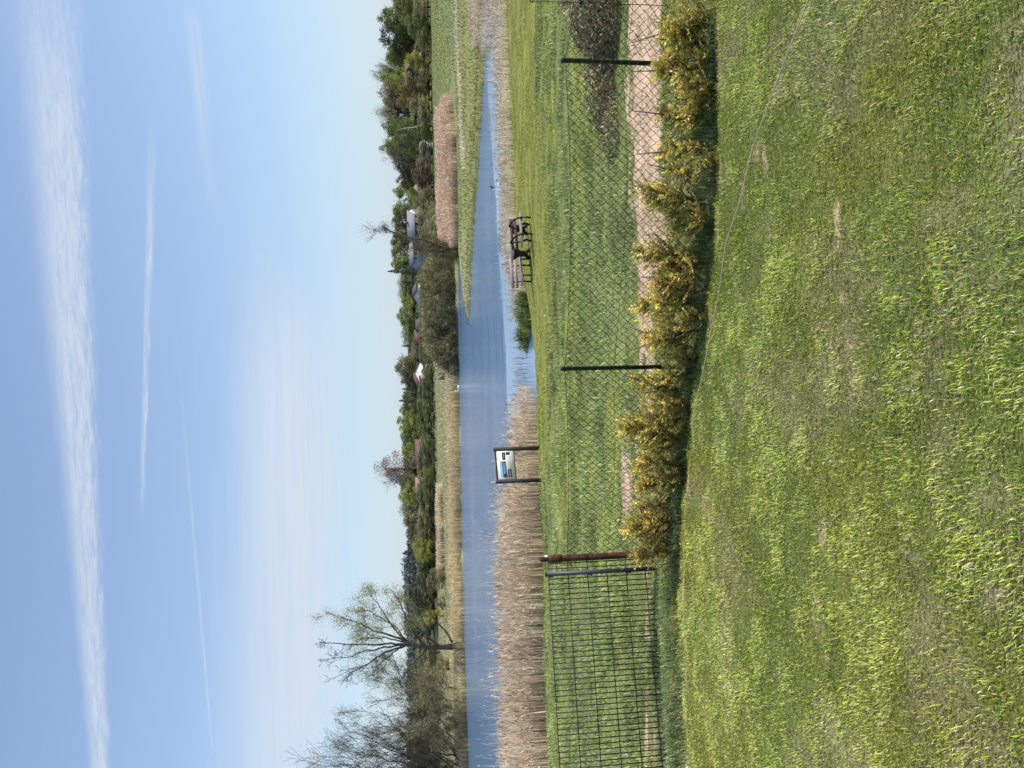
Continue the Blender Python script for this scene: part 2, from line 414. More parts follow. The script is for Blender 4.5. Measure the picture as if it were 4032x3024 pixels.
def ground_color(x, y):
    C = np.zeros(x.shape + (3,))
    yel, blu, str_ = lawn_mix(x, y)
    base = np.array([0.15, 0.17, 0.045]); 
    cy = np.array([0.18, 0.185, 0.04]); cb = np.array([0.14, 0.16, 0.06]); cs = np.array([0.25, 0.22, 0.12])
    C[:] = base
    for m, c in ((yel, cy), (blu, cb), (str_ * 0.6, cs)): C += m[..., None] * (c - C)
    # field beyond the fence
    fl = sst(7, 9, y)[..., None]
    s1 = fbm(x * 0.28 + y * 0.05, y * 0.4, 201, 4)
    s2 = fbm(x * 0.5, y * 0.8, 207, 4)
    fc = np.array([0.22, 0.245, 0.08]) + sst(0.42, 0.62, s1)[..., None] * np.array([0.05, 0.04, -0.02])
    s5 = fbm(x * 1.6, y * 1.1, 215, 4)
    fc = fc * (0.15 + 0.75 * s2[..., None] + 0.85 * s5[..., None])
    mow = (sst(21.0, 23.0, y + (fbm(x * .3, y * .3, 231, 3) - .5) * 5) * 0.75 * sst(-5, 1, x))[..., None]
    fc = fc + mow * (np.array([0.26, 0.26, 0.06]) * (0.8 + 0.4 * s2[..., None]) - fc)
    C = C + fl * (fc - C)
    # far meadow
    fm = sst(44, 48, y)[..., None]
    st = fbm(x * 0.035, y * 0.16, 301, 5)
    mc = np.array([0.22, 0.25, 0.10]) + sst(0.45, 0.65, st)[..., None] * np.array([0.06, 0.02, -0.01])
    tan = np.array([0.34, 0.28, 0.15])
    leftm = (sst(60, 75, y) * (1 - sst(8, 18, x)))[..., None]
    mc = mc + leftm * (np.array([0.40, 0.37, 0.20]) - mc)
    C = C + fm * (mc - C)
    hill = sst(170, 230, y)[..., None]
    C = C + hill * (np.array([0.05, 0.06, 0.028]) - C)
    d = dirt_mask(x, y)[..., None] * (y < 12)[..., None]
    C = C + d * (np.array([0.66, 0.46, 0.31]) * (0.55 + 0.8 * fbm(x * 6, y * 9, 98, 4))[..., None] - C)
    # shade under the hedge, painted into the ground colour as a dark band
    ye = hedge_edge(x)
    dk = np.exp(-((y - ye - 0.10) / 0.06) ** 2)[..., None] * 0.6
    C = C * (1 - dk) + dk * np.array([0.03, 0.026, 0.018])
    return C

def build_ground():
    ys = np.concatenate([np.arange(-10, 0.8, 0.4), np.arange(0.8, 12, 0.045), np.arange(12, 46, 0.11), np.arange(46, 100, 0.35),
                         np.arange(100, 320, 2.0), 320 * 1.12 ** np.arange(0, 28)])
    us = np.concatenate([-np.geomspace(30, 0.75, 30), np.arange(-0.72, 0.721, 0.0042), np.geomspace(0.75, 30, 30)])
    yy, uu = np.meshgrid(ys, us, indexing='ij')
    xx = uu * (np.maximum(yy, 0) + 4)
    z = terrain(xx, yy)
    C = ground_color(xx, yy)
    V = np.stack([xx, yy, z], -1).reshape(-1, 3)
    R, K = yy.shape
    i = np.arange(R * K).reshape(R, K)
    Q = np.stack([i[:-1, :-1], i[:-1, 1:], i[1:, 1:], i[1:, :-1]], -1).reshape(-1, 4)
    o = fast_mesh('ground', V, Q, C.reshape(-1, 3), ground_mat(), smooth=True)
    tag(o, kind='structure', label='grassy ground sloping down to the pond and meadows beyond')
    w = fast_mesh('water', [(-700, 20, ZW), (60, 20, ZW), (60, 100, ZW), (-700, 100, ZW)], [(0, 1, 2, 3)], None, water_mat())
    tag(w, kind='structure', label='blue rippled pond water with a calm pale edge')
build_ground()

# ------------------------------------------------------------------ grasses
def colmix(n, cols, wts, var=0.18):
    cols = np.array(cols); k = RNG.choice(len(cols), n, p=np.array(wts) / sum(wts))
    return cols[k] * (1 + var * RNG.normal(size=(n, 1))).clip(0.5, 1.6)

def lawn():
    n = 480000
    y = 0.9 + (7.2 - 0.9) * RNG.random(n) ** 0.75
    x = (RNG.random(n) * 2 - 1) * (0.57 * y + 0.35)
    ye = hedge_edge(x)
    dm = dirt_mask(x, y)
    keep = (RNG.random(n) > sst(-0.10, 0.30, y - ye + 0.25 * (fbm(x * 4, y * 4, 411, 2) - 0.5))) & (RNG.random(n) > dm * 0.85)
    tuft = 0.6 * fbm(x * 13, y * 13, 401, 2) + 0.4 * fbm(x * 5, y * 5, 403, 2)
    keep &= RNG.random(n) < 0.75 + 0.5 * sst(0.35, 0.6, tuft)
    x, y, tuft = x[keep], y[keep], tuft[keep]; n = len(x)
    yel, blu, str_ = lawn_mix(x, y)
    C = colmix(n, [(0.34, 0.43, 0.06), (0.47, 0.55, 0.10), (0.20, 0.28, 0.04), (0.57, 0.58, 0.18)], [4, 3, 3, 1.5])
    r = RNG.random(n)
    C = np.where((r < 0.15 + yel * 0.5)[:, None], colmix(n, [(0.42, 0.42, 0.07), (0.52, 0.50, 0.11), (0.36, 0.37, 0.06)], [3, 2, 2]), C)
    C = np.where(((r > 0.3) & (r < 0.3 + blu * 0.45))[:, None], colmix(n, [(0.26, 0.36, 0.11), (0.36, 0.46, 0.17)], [2, 1]), C)
    C = np.where((RNG.random(n) < 0.11 + 0.16 * str_)[:, None], colmix(n, [(0.56, 0.48, 0.30), (0.45, 0.37, 0.23), (0.70, 0.65, 0.46)], [3, 3, 1]), C)
    C = C * ((0.80 + 0.35 * sst(0.25, 0.75, tuft)) * RNG.uniform(0.55, 1.35, n))[:, None]  # tall tufts brighter, hollows darker: turf shading put into the blade colour
    h = RNG.uniform(0.010, 0.029, n) * (0.7 + 0.65 * sst(0.25, 0.75, tuft)) * (1 + 1.5 * sst(-0.1, 0.25, y - hedge_edge(x))) * np.where(RNG.random(n) < 0.03, 1.7, 1)
    w = RNG.uniform(0.0018, 0.0038, n) * (1 + 0.09 * y)
    az = vnoise(x * 3, y * 3, 33) * 8 + RNG.normal(0, 1.2, n)
    lean = np.abs(RNG.normal(0.55, 0.35, n)).clip(0.05, 1.3)
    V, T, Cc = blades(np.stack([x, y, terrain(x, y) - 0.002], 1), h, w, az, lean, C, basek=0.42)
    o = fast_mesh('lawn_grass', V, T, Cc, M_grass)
    tag(o, 'short patchy yellow-green lawn grass in the foreground', 'grass', kind='stuff')

def field_grass():
    n = 300000
    y = 6.0 + (38 - 6.0) * RNG.random(n) ** 1.25
    x = (RNG.random(n) * 2 - 1) * (0.57 * y + 0.5)
    z = terrain(x, y)
    dm = dirt_mask(x, y) * (y < 12)
    keep = (y > hedge_edge(x) + 0.35) & (RNG.random(n) > dm * 0.93) & (z > ZW + 0.06)
    x, y, z = x[keep], y[keep], z[keep]; n = len(x)
    s1 = fbm(x * 0.28 + y * 0.05, y * 0.4, 201, 4); s3 = fbm(x * 1.3, y * 1.3, 209, 3)
    C = colmix(n, [(0.27, 0.32, 0.10), (0.36, 0.41, 0.14), (0.19, 0.235, 0.075)], [3, 2, 3])
    yl = sst(0.42, 0.62, s1)
    C = np.where((RNG.random(n) < yl * 0.5)[:, None], colmix(n, [(0.26, 0.30, 0.075), (0.34, 0.37, 0.10), (0.21, 0.25, 0.06)], [3, 2, 2]), C)
    C = np.where((RNG.random(n) < 0.07)[:, None], colmix(n, [(0.62, 0.56, 0.36)], [1]), C)
    C = C * (0.25 + 0.75 * fbm(x * 0.5, y * 0.8, 207, 4) + 0.8 * fbm(x * 1.6, y * 1.1, 215, 4))[:, None]
    mow = sst(21, 23, y + (fbm(x * .3, y * .3, 231, 3) - .5) * 5) * sst(-5, 1, x)
    C = np.where((RNG.random(n) < mow)[:, None], colmix(n, [(0.33, 0.34, 0.075), (0.40, 0.40, 0.09), (0.28, 0.30, 0.07)], [3, 2, 2]), C)
    h = RNG.uniform(0.03, 0.09, n) * (0.35 + 1.7 * sst(.3, .7, s3)) * (1 - 0.6 * mow) * (0.55 + 0.45 * sst(8, 12, y))
    w = 0.004 + 0.00055 * y * RNG.uniform(0.7, 1.3, n)
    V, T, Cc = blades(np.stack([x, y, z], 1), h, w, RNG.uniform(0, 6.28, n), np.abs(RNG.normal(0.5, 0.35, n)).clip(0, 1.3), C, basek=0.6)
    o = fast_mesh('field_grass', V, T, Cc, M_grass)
    tag(o, 'unmown grass on the slope between the fence and the pond', 'grass', kind='stuff')

def verge_grass():
    n = 34000
    x = RNG.uniform(-4.6, 3.4, n); ye = hedge_edge(x)
    off = RNG.uniform(-0.05, 0.75, n)
    left = x < -1.55
    y = ye + np.where(left, off, 0.05 + off * 0.5)
    clump = fbm(x * 3.2, y * 3.2, 501, 3)
    k = RNG.random(n) < np.where(left, 0.35 + 1.0 * sst(.35, .6, clump), 0.10 + 0.95 * sst(0.42, 0.60, clump))
    x, y, left, off, clump = x[k], y[k], left[k], off[k], clump[k]; n = len(x)
    C = colmix(n, [(0.20, 0.27, 0.10), (0.28, 0.36, 0.14), (0.13, 0.19, 0.065), (0.55, 0.50, 0.32)], [4, 4, 2, 2])
    h = RNG.uniform(0.07, 0.20, n) * (0.5 + 0.9 * clump) * np.where(left, (0.25 + 0.65 * sst(-0.05, 0.25, off)) * (1 - 0.65 * sst(0.25, 0.7, off)), 0.85)
    w = RNG.uniform(0.003, 0.006, n)
    az = RNG.normal(-PI / 2, 1.3, n)
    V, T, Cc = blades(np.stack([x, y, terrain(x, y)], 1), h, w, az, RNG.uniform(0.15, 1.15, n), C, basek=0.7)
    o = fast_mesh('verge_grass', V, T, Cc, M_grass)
    tag(o, 'long dark green grass growing along the foot of the fence and hedge', 'grass', kind='stuff')

def reed_bed(name, label, poly, n, h0, h1, cols, wts, wk=1.0, plume=0.5, dens=None, lean=0.12, kind='stuff', edge=0.0, patchy=0.0, hx=None):
    poly = np.array(poly, float)
    lo, hi = poly.min(0), poly.max(0)
    x = RNG.uniform(lo[0], hi[0], n); y = RNG.uniform(lo[1], hi[1], n)
    big = wk > 0.04
    sd = sdpoly(x, y, poly) + (fbm(x * (0.25 if big else 0.8), y * (0.25 if big else 0.8), 661, 3) - 0.55) * (2.2 if big else 1.1)
    k = sd > 0
    if dens is not None: k &= RNG.random(n) < dens(x, y, sd)
    if patchy: k &= RNG.random(n) < 1 - patchy * sst(0.5, 0.65, fbm(x * 0.5, y * 0.5, 611, 3))
    x, y, sd = x[k], y[k], sd[k]; n = len(x)
    z = np.maximum(terrain(x, y), ZW - 0.3)
    hv = fbm(x * 0.25, y * 0.25, 621, 3)
    h = RNG.uniform(h0, h1, n) * (0.62 + 0.6 * hv + 0.16 * fbm(x * 2.2, y * 2.2, 641, 2))
    if hx is not None: h *= hx(x)
    if edge: h *= 0.6 + 0.4 * sst(0, edge, sd)
    h = h + np.maximum(ZW - z, 0)
    if name == 'sedge_clump': h = h * (0.5 + 1.0 * fbm(x * 2.5, y * 2.5, 651, 2))
    C = colmix(n, cols, wts, 0.24) * (0.72 + 0.56 * fbm(x * (0.3 if wk > .04 else 0.9), y * 0.6, 631, 3))[:, None]
    w = wk * RNG.uniform(0.6, 1.3, n)
    az = RNG.normal(0.3, 1.6, n); le = np.abs(RNG.normal(0, lean, n))
    face = RNG.uniform(0, 6.28, n)
    pos = np.stack([x, y, z], 1)
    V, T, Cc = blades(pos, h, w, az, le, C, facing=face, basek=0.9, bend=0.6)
    Vs, Ts, Cs, off = [V], [T], [Cc], len(V)
    # side leaves, bent away from the stem
    m = int(n * 0.8); j = RNG.choice(n, m, replace=False)
    lp = pos[j] + np.array([0, 0, 1.0]) * (h[j] * RNG.uniform(0.3, 0.8, m))[:, None]
    V2, T2, C2 = blades(lp, h[j] * RNG.uniform(0.15, 0.3, m), w[j] * 1.1, RNG.uniform(0, 6.28, m), RNG.uniform(0.5, 1.3, m), C[j] * 1.08, facing=RNG.uniform(0, 6.28, m), basek=0.95)
    Vs.append(V2); Ts.append(T2 + off); Cs.append(C2); off += len(V2)
    if plume:
        m = int(n * plume); j = RNG.choice(n, m, replace=False)
        d = np.stack([np.cos(az[j]), np.sin(az[j]), np.zeros(m)], 1)
        tip = V.reshape(n, 5, 3)[j, 4] - np.array([0, 0, 0.12])
        V3, T3, C3 = blades(tip, RNG.uniform(0.18, 0.34, m) * min(1, h1), w[j] * 1.6, az[j], RNG.uniform(0.2, 0.9, m), C[j] * np.array([0.98, 0.9, 0.85]), facing=RNG.uniform(0, 6.28, m), basek=1.0)
        Vs.append(V3); Ts.append(T3 + off); Cs.append(C3)
    o = fast_mesh(name, np.vstack(Vs), np.vstack(Ts), np.vstack(Cs), M_reed)
    tag(o, label, 'reeds', kind=kind)
    return o

lawn(); field_grass(); verge_grass()
TAN = [(0.80, 0.64, 0.46), (0.88, 0.75, 0.57), (0.62, 0.48, 0.34), (0.92, 0.82, 0.66)]
reed_bed('reed_bed', 'broad bed of tall tan reeds behind the information board', 
         [(-40, 25.5), (-13.6, 26.3), (-6.2, 26.6), (-2.8, 28.2), (-1.0, 30.4), (-0.1, 32.3), (-0.6, 34.0), (-2.2, 37), (-6, 42.5), (-11, 46.5), (-24, 47.5), (-40, 47)],
         120000, 1.15, 1.8, TAN, [4, 3, 3, 1.5], wk=0.024, plume=0.55,
         dens=lambda x, y, sd: np.where(y < np.interp(x, [-40, -11, -3, 0], [30.5, 30.5, 31.5, 33]), 1.0, 0.004 + 0.10 * np.exp(-(y - np.interp(x, [-40, -11, -3, 0], [30.5, 30.5, 31.5, 33])) / 5.0)), lean=0.16, edge=1.0, hx=lambda x: np.interp(x, [-12, -7, -3, -1, 0], [1, .92, .78, .6, .45]))
reed_bed('reed_fringe', 'low pale straw reeds standing in the shallows along the right bank',
         [(3.2, 33.0), (7.2, 34.2), (11, 35.4), (18.8, 36.4), (27, 37.0), (36, 37.5), (36, 56), (25, 54), (22.6, 48.5), (17, 45.5), (11, 42.5), (7, 41), (4.2, 38), (2.6, 34.5)],
         42000, 0.35, 0.75, [(0.70, 0.56, 0.42), (0.80, 0.68, 0.50), (0.50, 0.38, 0.29), (0.86, 0.78, 0.56)], [4, 3, 4, 2], wk=0.026, plume=0.2,
         dens=lambda x, y, sd: np.where(x > 21, 1.0, 0.05 + 0.95 * (1 - sst(1.5, 6.0, y - np.interp(x, [2.6, 7.2, 11, 18.8], [33, 34, 35.3, 37.5])))), lean=0.35)
reed_bed('straw_edge', 'pale flattened straw strip along the right bank of the pond',
         [(2.9, 32.2), (7.2, 33.2), (11, 34.4), (18.8, 35.4), (30, 36), (30, 37.6), (18.8, 37.2), (11, 36.1), (7.2, 34.9), (3.2, 33.6)],
         14000, 0.25, 0.55, [(0.95, 0.85, 0.60), (0.80, 0.66, 0.42), (0.6, 0.48, 0.30)], [4, 3, 2], wk=0.022, plume=0, lean=0.8)
reed_bed('sedge_clump', 'dense dark green sedge clump on the shore left of the benches',
         [(1.3, 32.4), (2.2, 31.6), (3.6, 32.2), (4.1, 32.8), (3.9, 34.0), (2.2, 33.9), (1.2, 33.5)],
         3600, 0.3, 0.65, [(0.13, 0.21, 0.05), (0.22, 0.31, 0.08), (0.07, 0.11, 0.03), (0.50, 0.50, 0.22)], [4, 3, 3, 1.4], wk=0.026, plume=0, lean=0.75, edge=0.6, patchy=0.75)
reed_bed('water_stems', 'sparse dark stems rising from the calm water beside the sedge',
         [(-1.0, 33.0), (1.6, 32.6), (2.2, 36.5), (-0.6, 36)], 130, 0.25, 0.6, [(0.10, 0.10, 0.06), (0.2, 0.18, 0.1)], [1, 1], wk=0.018, plume=0, lean=0.1)
reed_bed('tall_reed_stand', 'tall pinkish tan reed stand on the far bank right of the leaning tree',
         [(15.6, 81.5), (18, 80.3), (20, 81), (23, 80), (25.5, 80.8), (27.4, 80.2), (29, 82), (33, 84.5), (35.5, 90), (36, 100), (20, 101), (16.5, 94)],
         42000, 1.35, 1.8, [(0.84, 0.66, 0.50), (0.92, 0.75, 0.58), (0.74, 0.55, 0.41)], [4, 3, 3], wk=0.055, plume=0.6, lean=0.16, edge=2.5)
reed_bed('far_shore_reeds', 'golden reed strip along the far shore behind the swan',
         [(-70, 87.0), (-46, 89.0), (-33, 91.7), (-15.6, 92.0), (0, 90.9), (6, 90.4), (6, 99), (0, 101), (-20, 104), (-40, 104), (-70, 104)],
         75000, 0.7, 1.3, [(0.82, 0.64, 0.38), (0.88, 0.74, 0.48), (0.60, 0.50, 0.27), (0.42, 0.42, 0.20)], [4, 3, 2.5, 1.2], wk=0.05, plume=0.2, lean=0.25)
reed_bed('far_reed_band', 'narrow band of taller tan reeds in the far meadow beyond the pond',
         [(-40.5, 150), (-21, 152), (-21, 162), (-41, 162)], 14000, 1.2, 1.6, [(0.70, 0.62, 0.42), (0.88, 0.70, 0.50)], [1, 1], wk=0.12, plume=0.3, lean=0.1)
reed_bed('far_meadow_grass', 'pale green tussocky meadow between the far shore reeds and the trees',
         [(-75, 103), (-20, 103), (6, 100), (6, 190), (-100, 190)], 50000, 0.25, 0.6, [(0.42, 0.42, 0.21), (0.54, 0.50, 0.30), (0.30, 0.34, 0.15), (0.70, 0.60, 0.40)], [4, 3, 3, 2], wk=0.11, plume=0, lean=0.5)
reed_bed('right_meadow_grass', 'green meadow with pale streaks on the right bank of the channel',
         [(7.5, 73), (13.8, 63.5), (17.8, 57), (22.6, 51.5), (30, 48), (50, 48), (100, 168), (26, 168), (38, 112), (36, 84), (28, 79), (16, 79.5), (11.5, 76)],
         70000, 0.1, 0.27, [(0.23, 0.29, 0.11), (0.29, 0.34, 0.13), (0.34, 0.35, 0.15), (0.5, 0.45, 0.28)], [4, 3, 2, 0.7], wk=0.08, plume=0, lean=0.6, patchy=0.5)
reed_bed('cut_straw_streak', 'bright pale straw streak crossing the right meadow',
         [(20.5, 66), (26, 69), (34, 71.5), (48, 74), (48, 76), (34, 74), (25, 71.5), (20, 68.2)], 6000, 0.25, 0.5, [(0.9, 0.8, 0.58), (0.84, 0.7, 0.5)], [1, 1], wk=0.07, plume=0, lean=0.9)
reed_bed('bank_sedge', 'brown and green sedge edging the spit at the waterline',
         [(5.6, 71.2), (8.2, 67.6), (13.2, 61.4), (17.2, 55.1), (22, 49.4), (26, 46.4), (28, 48), (23, 52), (18, 57.6), (14, 63.6), (9, 69.6), (6.6, 73)],
         14000, 0.12, 0.38, [(0.28, 0.24, 0.10), (0.24, 0.27, 0.09), (0.42, 0.36, 0.18)], [3, 3, 2], wk=0.05, plume=0, lean=0.4)

# ------------------------------------------------------------------ trees
def rand_unit(n):
    v = RNG.normal(size=(n, 3)); return v / np.linalg.norm(v, axis=1, keepdims=True)

def grow(mb, p, d, L, r, depth, tips, rng, nseg=5, kids=4, jit=0.22, up=0.12, ang=0.7, lenk=0.62, minr=0.004, sides=5, droop=0.0):
    pts = [np.array(p, float)]; dd = np.array(d, float); dd /= np.linalg.norm(dd)
    for i in range(nseg):
        dd = dd + rng.normal(0, jit, 3) + np.array([0, 0, up - droop * i]); dd /= np.linalg.norm(dd)
        pts.append(pts[-1] + dd * L / nseg)
    pts = np.array(pts); rad = np.linspace(r, max(r * 0.35, minr), nseg + 1)
    mb.tube(pts, rad, sides if depth > 1 else 3, cap=False)
    tips.append((pts[-1], dd, depth))
    if depth <= 0: return
    for k in range(kids):
        t = rng.uniform(0.3, 1.0); f = t * nseg; i = min(int(f), nseg - 1)
        q = pts[i] + (pts[i + 1] - pts[i]) * (f - i)
        base = pts[i + 1] - pts[i]; base /= np.linalg.norm(base)
        side = np.cross(base, rng.normal(size=3)); side /= np.linalg.norm(side)
        a = rng.uniform(0.5, 1.2) * ang
        nd = base * math.cos(a) + side * math.sin(a)
        grow(mb, q, nd, L * lenk * rng.uniform(0.7, 1.15), max(rad[i] * 0.62, minr), depth - 1, tips, rng, max(3, nseg - 1), kids, jit, up, ang, lenk, minr, sides, droop)

KINDS = {  # crown shape, leaf colours
    'green': ('round', [(0.17, 0.205, 0.065), (0.12, 0.15, 0.045), (0.24, 0.26, 0.085)]),
    'yellowgreen': ('round', [(0.27, 0.27, 0.065), (0.20, 0.21, 0.05), (0.35, 0.33, 0.09)]),
    'olive': ('round', [(0.22, 0.205, 0.105), (0.17, 0.155, 0.08), (0.28, 0.26, 0.14)]),
    'darkolive': ('round', [(0.12, 0.13, 0.055), (0.09, 0.10, 0.04), (0.17, 0.17, 0.07)]),
    'grey': ('sparse', [(0.27, 0.29, 0.19), (0.21, 0.23, 0.15), (0.34, 0.35, 0.25)]),
    'purple': ('sparse', [(0.26, 0.20, 0.18), (0.19, 0.14, 0.13), (0.33, 0.26, 0.22)]),
    'brown': ('round', [(0.19, 0.14, 0.10), (0.14, 0.10, 0.075), (0.24, 0.18, 0.12)]),
    'yellow': ('round', [(0.24, 0.19, 0.05), (0.18, 0.14, 0.04), (0.30, 0.25, 0.07)]),
    'dark': ('round', [(0.06, 0.07, 0.045), (0.04, 0.05, 0.035), (0.09, 0.10, 0.06)]),
    'spruce': ('cone', [(0.055, 0.065, 0.045), (0.04, 0.048, 0.035), (0.08, 0.09, 0.055)]),
    'blossom': ('round', [(0.6, 0.58, 0.5), (0.45, 0.44, 0.33), (0.3, 0.32, 0.15)]),
    'bare': ('bare', [(0.15, 0.12, 0.10), (0.2, 0.17, 0.14), (0.1, 0.08, 0.07)]),
}
PROTO = {}
def make_proto(kind, shrub, seed):
    rng = np.random.default_rng(seed * 97 + sum(map(ord, kind)) + (5 if shrub else 0))
    shape, cols = KINDS[kind]; cols = np.array(cols)
    tb = MB(); cb = MB(); tips = []
    z0 = -0.5 if shrub else 1.6
    # trunk with limbs, 10 m high prototype, 7 m wide
    tb.tube([(0, 0, -0.4), (0.05, 0.03, 1.5), (rng.normal(0, .1), 0.05, 4), (rng.normal(0, .25), 0, 7.5 if not shrub else 4)], [0.3, 0.24, 0.16, 0.05], 7)
    nl = 9 if shape != 'cone' else 0
    for i in range(nl):
        a = rng.uniform(0, 2 * PI); zz = rng.uniform(1.2 if shrub else 2.4, 6)
        grow(tb, (0, 0, zz), (math.cos(a), math.sin(a), rng.uniform(0.4, 1.4)), rng.uniform(2.2, 3.6), 0.09, 2 if shape in ('bare', 'sparse') else 1, tips, rng, 4, 4 if shape in ('bare', 'sparse') else 3, minr=0.018)
    if shape in ('round', 'sparse'):
        nc = 34 if shape == 'round' else 24
        ctr = []
        while len(ctr) < nc:
            v = rng.normal(size=3); v /= np.linalg.norm(v); rr = rng.uniform(0.35, 1.0) ** 0.5
            c = np.array([v[0] * 2.9 * rr, v[1] * 2.9 * rr, (z0 + 10) / 2 + v[2] * ((10 - z0) / 2 - 0.6) * rr])
            hw = 1 - 0.35 * max(0, (c[2] - 6) / 4)
            c[:2] *= hw; ctr.append(c)
        for c in ctr:
            R = rng.uniform(0.55, 1.35); m = int((150 if shape == 'round' else 70) * R)
            v = rng.normal(size=(m, 3)); v /= np.linalg.norm(v, axis=1, keepdims=True)
            pos = c + v * (R * (rng.uniform(0.45, 1.15, m)))[:, None] * np.array([1, 1, 0.75])
            nrm = v * 0.8 + rng.normal(0, 0.6, (m, 3))
            tone = rng.uniform(0.72, 1.25)
            col = cols[rng.choice(3, m, p=[.5, .3, .2])] * tone * (0.85 + 0.2 * rng.random((m, 1)))
            cb.add(*leafquads(pos, nrm, rng.uniform(0.2, 0.48, m) * (1 if shape == 'round' else 0.75), col, 0.8))
    elif shape == 'cone':
        for k in range(46):
            zc = 0.8 + 9.2 * (k / 46) ** 0.9; R = 3.0 * (1 - zc / 10.3) ** 0.8 * rng.uniform(0.75, 1.15)
            m = int(26 + 90 * R / 3)
            a = rng.uniform(0, 2 * PI, m); q = rng.uniform(0.3, 1, m) ** 0.7 * R * (1 + 0.25 * np.sin(a * 5 + k))
            pos = np.stack([np.cos(a) * q, np.sin(a) * q, zc - 0.25 * q + rng.normal(0, .12, m)], 1)
            nrm = np.stack([np.cos(a), np.sin(a), np.full(m, 0.7)], 1) + rng.normal(0, .5, (m, 3))
            cb.add(*leafquads(pos, nrm, rng.uniform(0.25, 0.5, m), cols[rng.choice(3, m)] * rng.uniform(.8, 1.2), 0.5))
    if shape in ('bare', 'sparse'):
        tp = np.array([t[0] for t in tips]); td = np.array([t[1] for t in tips])
        rep = 9; tp = np.repeat(tp, rep, 0); td = np.repeat(td, rep, 0); m = len(tp)
        pos = tp + rng.normal(0, 0.25, (m, 3)); dr = td + rng.normal(0, 0.6, (m, 3)) + np.array([0, 0, .3])
        col = cols[rng.choice(3, m)] * 0.9
        cb.add(*strokes(pos, dr, rng.uniform(0.4, 0.9, m), np.full(m, 0.045), col))
    t = tb.build('trunk', M_bark); c = cb.build('crown', M_leaf)
    for o in (t, c): COL.objects.unlink(o)
    return t.data, c.data
_pm = {}
def tree(name, label, kind, py, xtop, wpx, d, shrub=False, group=None, cat=None, hmul=1.0):
    seed = (int(py) * 7 + int(xtop)) % 2
    key = (kind, shrub, seed)
    if key not in _pm: _pm[key] = make_proto(kind, shrub, seed)
    tm, cm = _pm[key]
    top = P(xtop, py, d); zb = Zt(top[0], d)
    h = max(1.2, (top[2] - zb)) * hmul; w = wpx / F_PX * d
    root = empty(name, (top[0], d, zb), (py * 0.37) % 6.28)
    root.scale = (w / 5.9, w / 5.9, h / 9.2)
    a = bpy.data.objects.new('trunk', tm); b = bpy.data.objects.new('crown', cm)
    for o in (a, b): COL.objects.link(o); o.parent = root
    tag(root, label, cat or ('shrub' if shrub else 'tree'), group)
    return root

